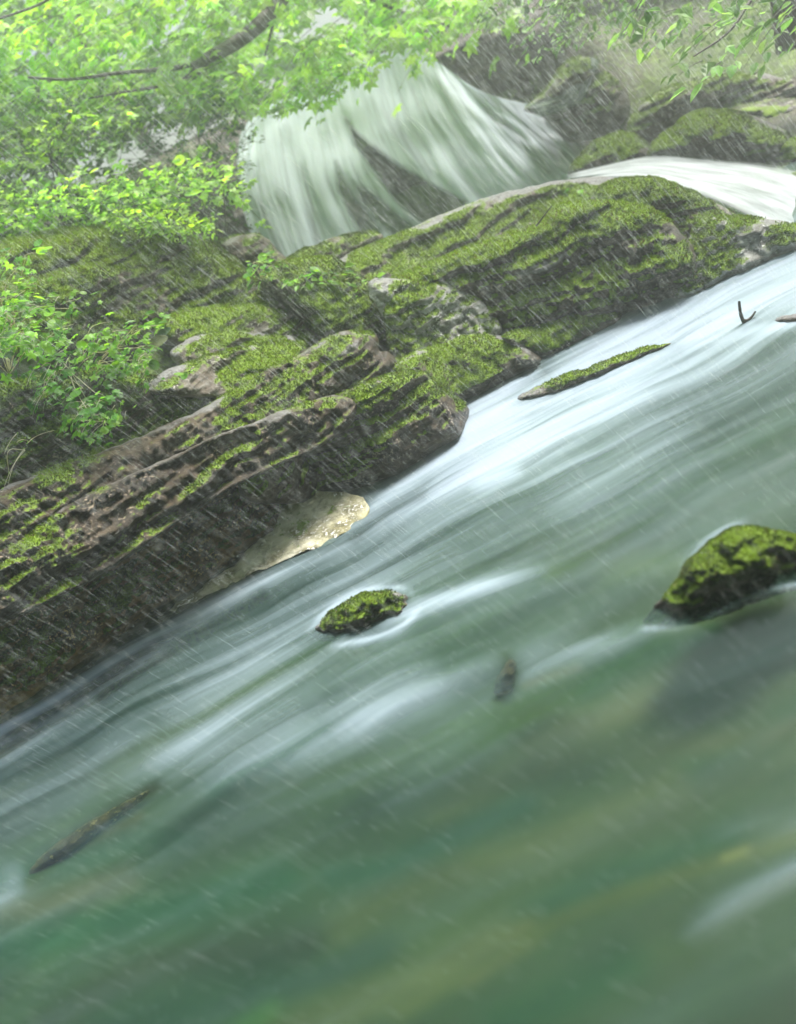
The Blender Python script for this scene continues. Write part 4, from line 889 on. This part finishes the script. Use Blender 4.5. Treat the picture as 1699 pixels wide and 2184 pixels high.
# ------------------------------------------------------------------ falling rain
rg = np.random.default_rng(99)
nr = 280000
Yr = (rg.random(nr) ** .62) * 8.2 + .7
P = at(rg.uniform(-400, PW + 400, nr), rg.uniform(-400, PH + 400, nr), Yr)
keep = P[:, 2] > .02; P = P[keep]; nr = len(P)
dv = np.array([math.sin(math.radians(21)), .05, -math.cos(math.radians(21))]); dv = dv + rg.normal(size=(nr, 3)) * .02; dv /= np.linalg.norm(dv, axis=1)[:, None]
ln = np.where(rg.random(nr) < .45, rg.uniform(.004, .010, nr), np.clip(rg.lognormal(-3.1, .65, nr), .012, .22) * (.6 + Yr[keep] * .14))[:, None]; rd = rg.uniform(.00014, .00050, nr)[:, None] * (.40 + P[:, 1:2] * .13)
s1 = np.cross(dv, [0, 1., 0]); s1 /= np.linalg.norm(s1, axis=1)[:, None]; s2 = np.cross(dv, s1)
V = np.stack([P, P + dv * ln * .6 + s1 * rd, P + dv * ln * .6 + (-.5 * s1 + .87 * s2) * rd, P + dv * ln * .6 + (-.5 * s1 - .87 * s2) * rd, P + dv * ln], 1)
q = np.array([[0, 1, 2], [0, 2, 3], [0, 3, 1], [4, 2, 1], [4, 3, 2], [4, 1, 3]]); Q = (q[None] + (np.arange(nr) * 5)[:, None, None]).reshape(-1, 3)
mt, nt, nn, ll = mat_new('rain_water'); d = N(nt, 'ShaderNodeBsdfDiffuse', {'Color': (.9, .95, .95, 1)}); t = N(nt, 'ShaderNodeBsdfTranslucent', {'Color': (.9, .95, .95, 1)})
mx = N(nt, 'ShaderNodeMixShader', {0: .5}); ll.new(d.outputs[0], mx.inputs[1]); ll.new(t.outputs[0], mx.inputs[2])
tp = nn.new('ShaderNodeBsdfTransparent'); m2 = N(nt, 'ShaderNodeMixShader', {0: .75}); ll.new(tp.outputs[0], m2.inputs[1]); ll.new(mx.outputs[0], m2.inputs[2])
o = nn.new('ShaderNodeOutputMaterial'); ll.new(m2.outputs[0], o.inputs[0])
rain = mesh_obj('rain', V.reshape(-1, 3), Q, mt, None, True); rain['kind'] = 'stuff'; rain['label'] = 'slanting streaks and drops of falling rain'; rain['category'] = 'rain'

# ------------------------------------------------------------------ spray-filled air
if HAZE > 0:
    x0, x1, y0, y1, z0, z1 = -26, 30, -6, 42, -1.6, 9.5
    V = [(x, y, z) for z in (z0, z1) for y in (y0, y1) for x in (x0, x1)]
    Q = np.array([[0, 2, 3, 1], [4, 5, 7, 6], [0, 1, 5, 4], [2, 6, 7, 3], [0, 4, 6, 2], [1, 3, 7, 5]])
    mt, nt, nn, ll = mat_new('haze'); pv = N(nt, 'ShaderNodeVolumePrincipled', {'Color': (.93, .97, .95, 1), 'Density': HAZE, 'Anisotropy': .65})
    o = nn.new('ShaderNodeOutputMaterial'); ll.new(pv.outputs[0], o.inputs['Volume'])
    hz = mesh_obj('haze', V, Q, mt, None, False); hz['kind'] = 'stuff'; hz['label'] = 'pale mist hanging in the gorge'; hz['category'] = 'haze'
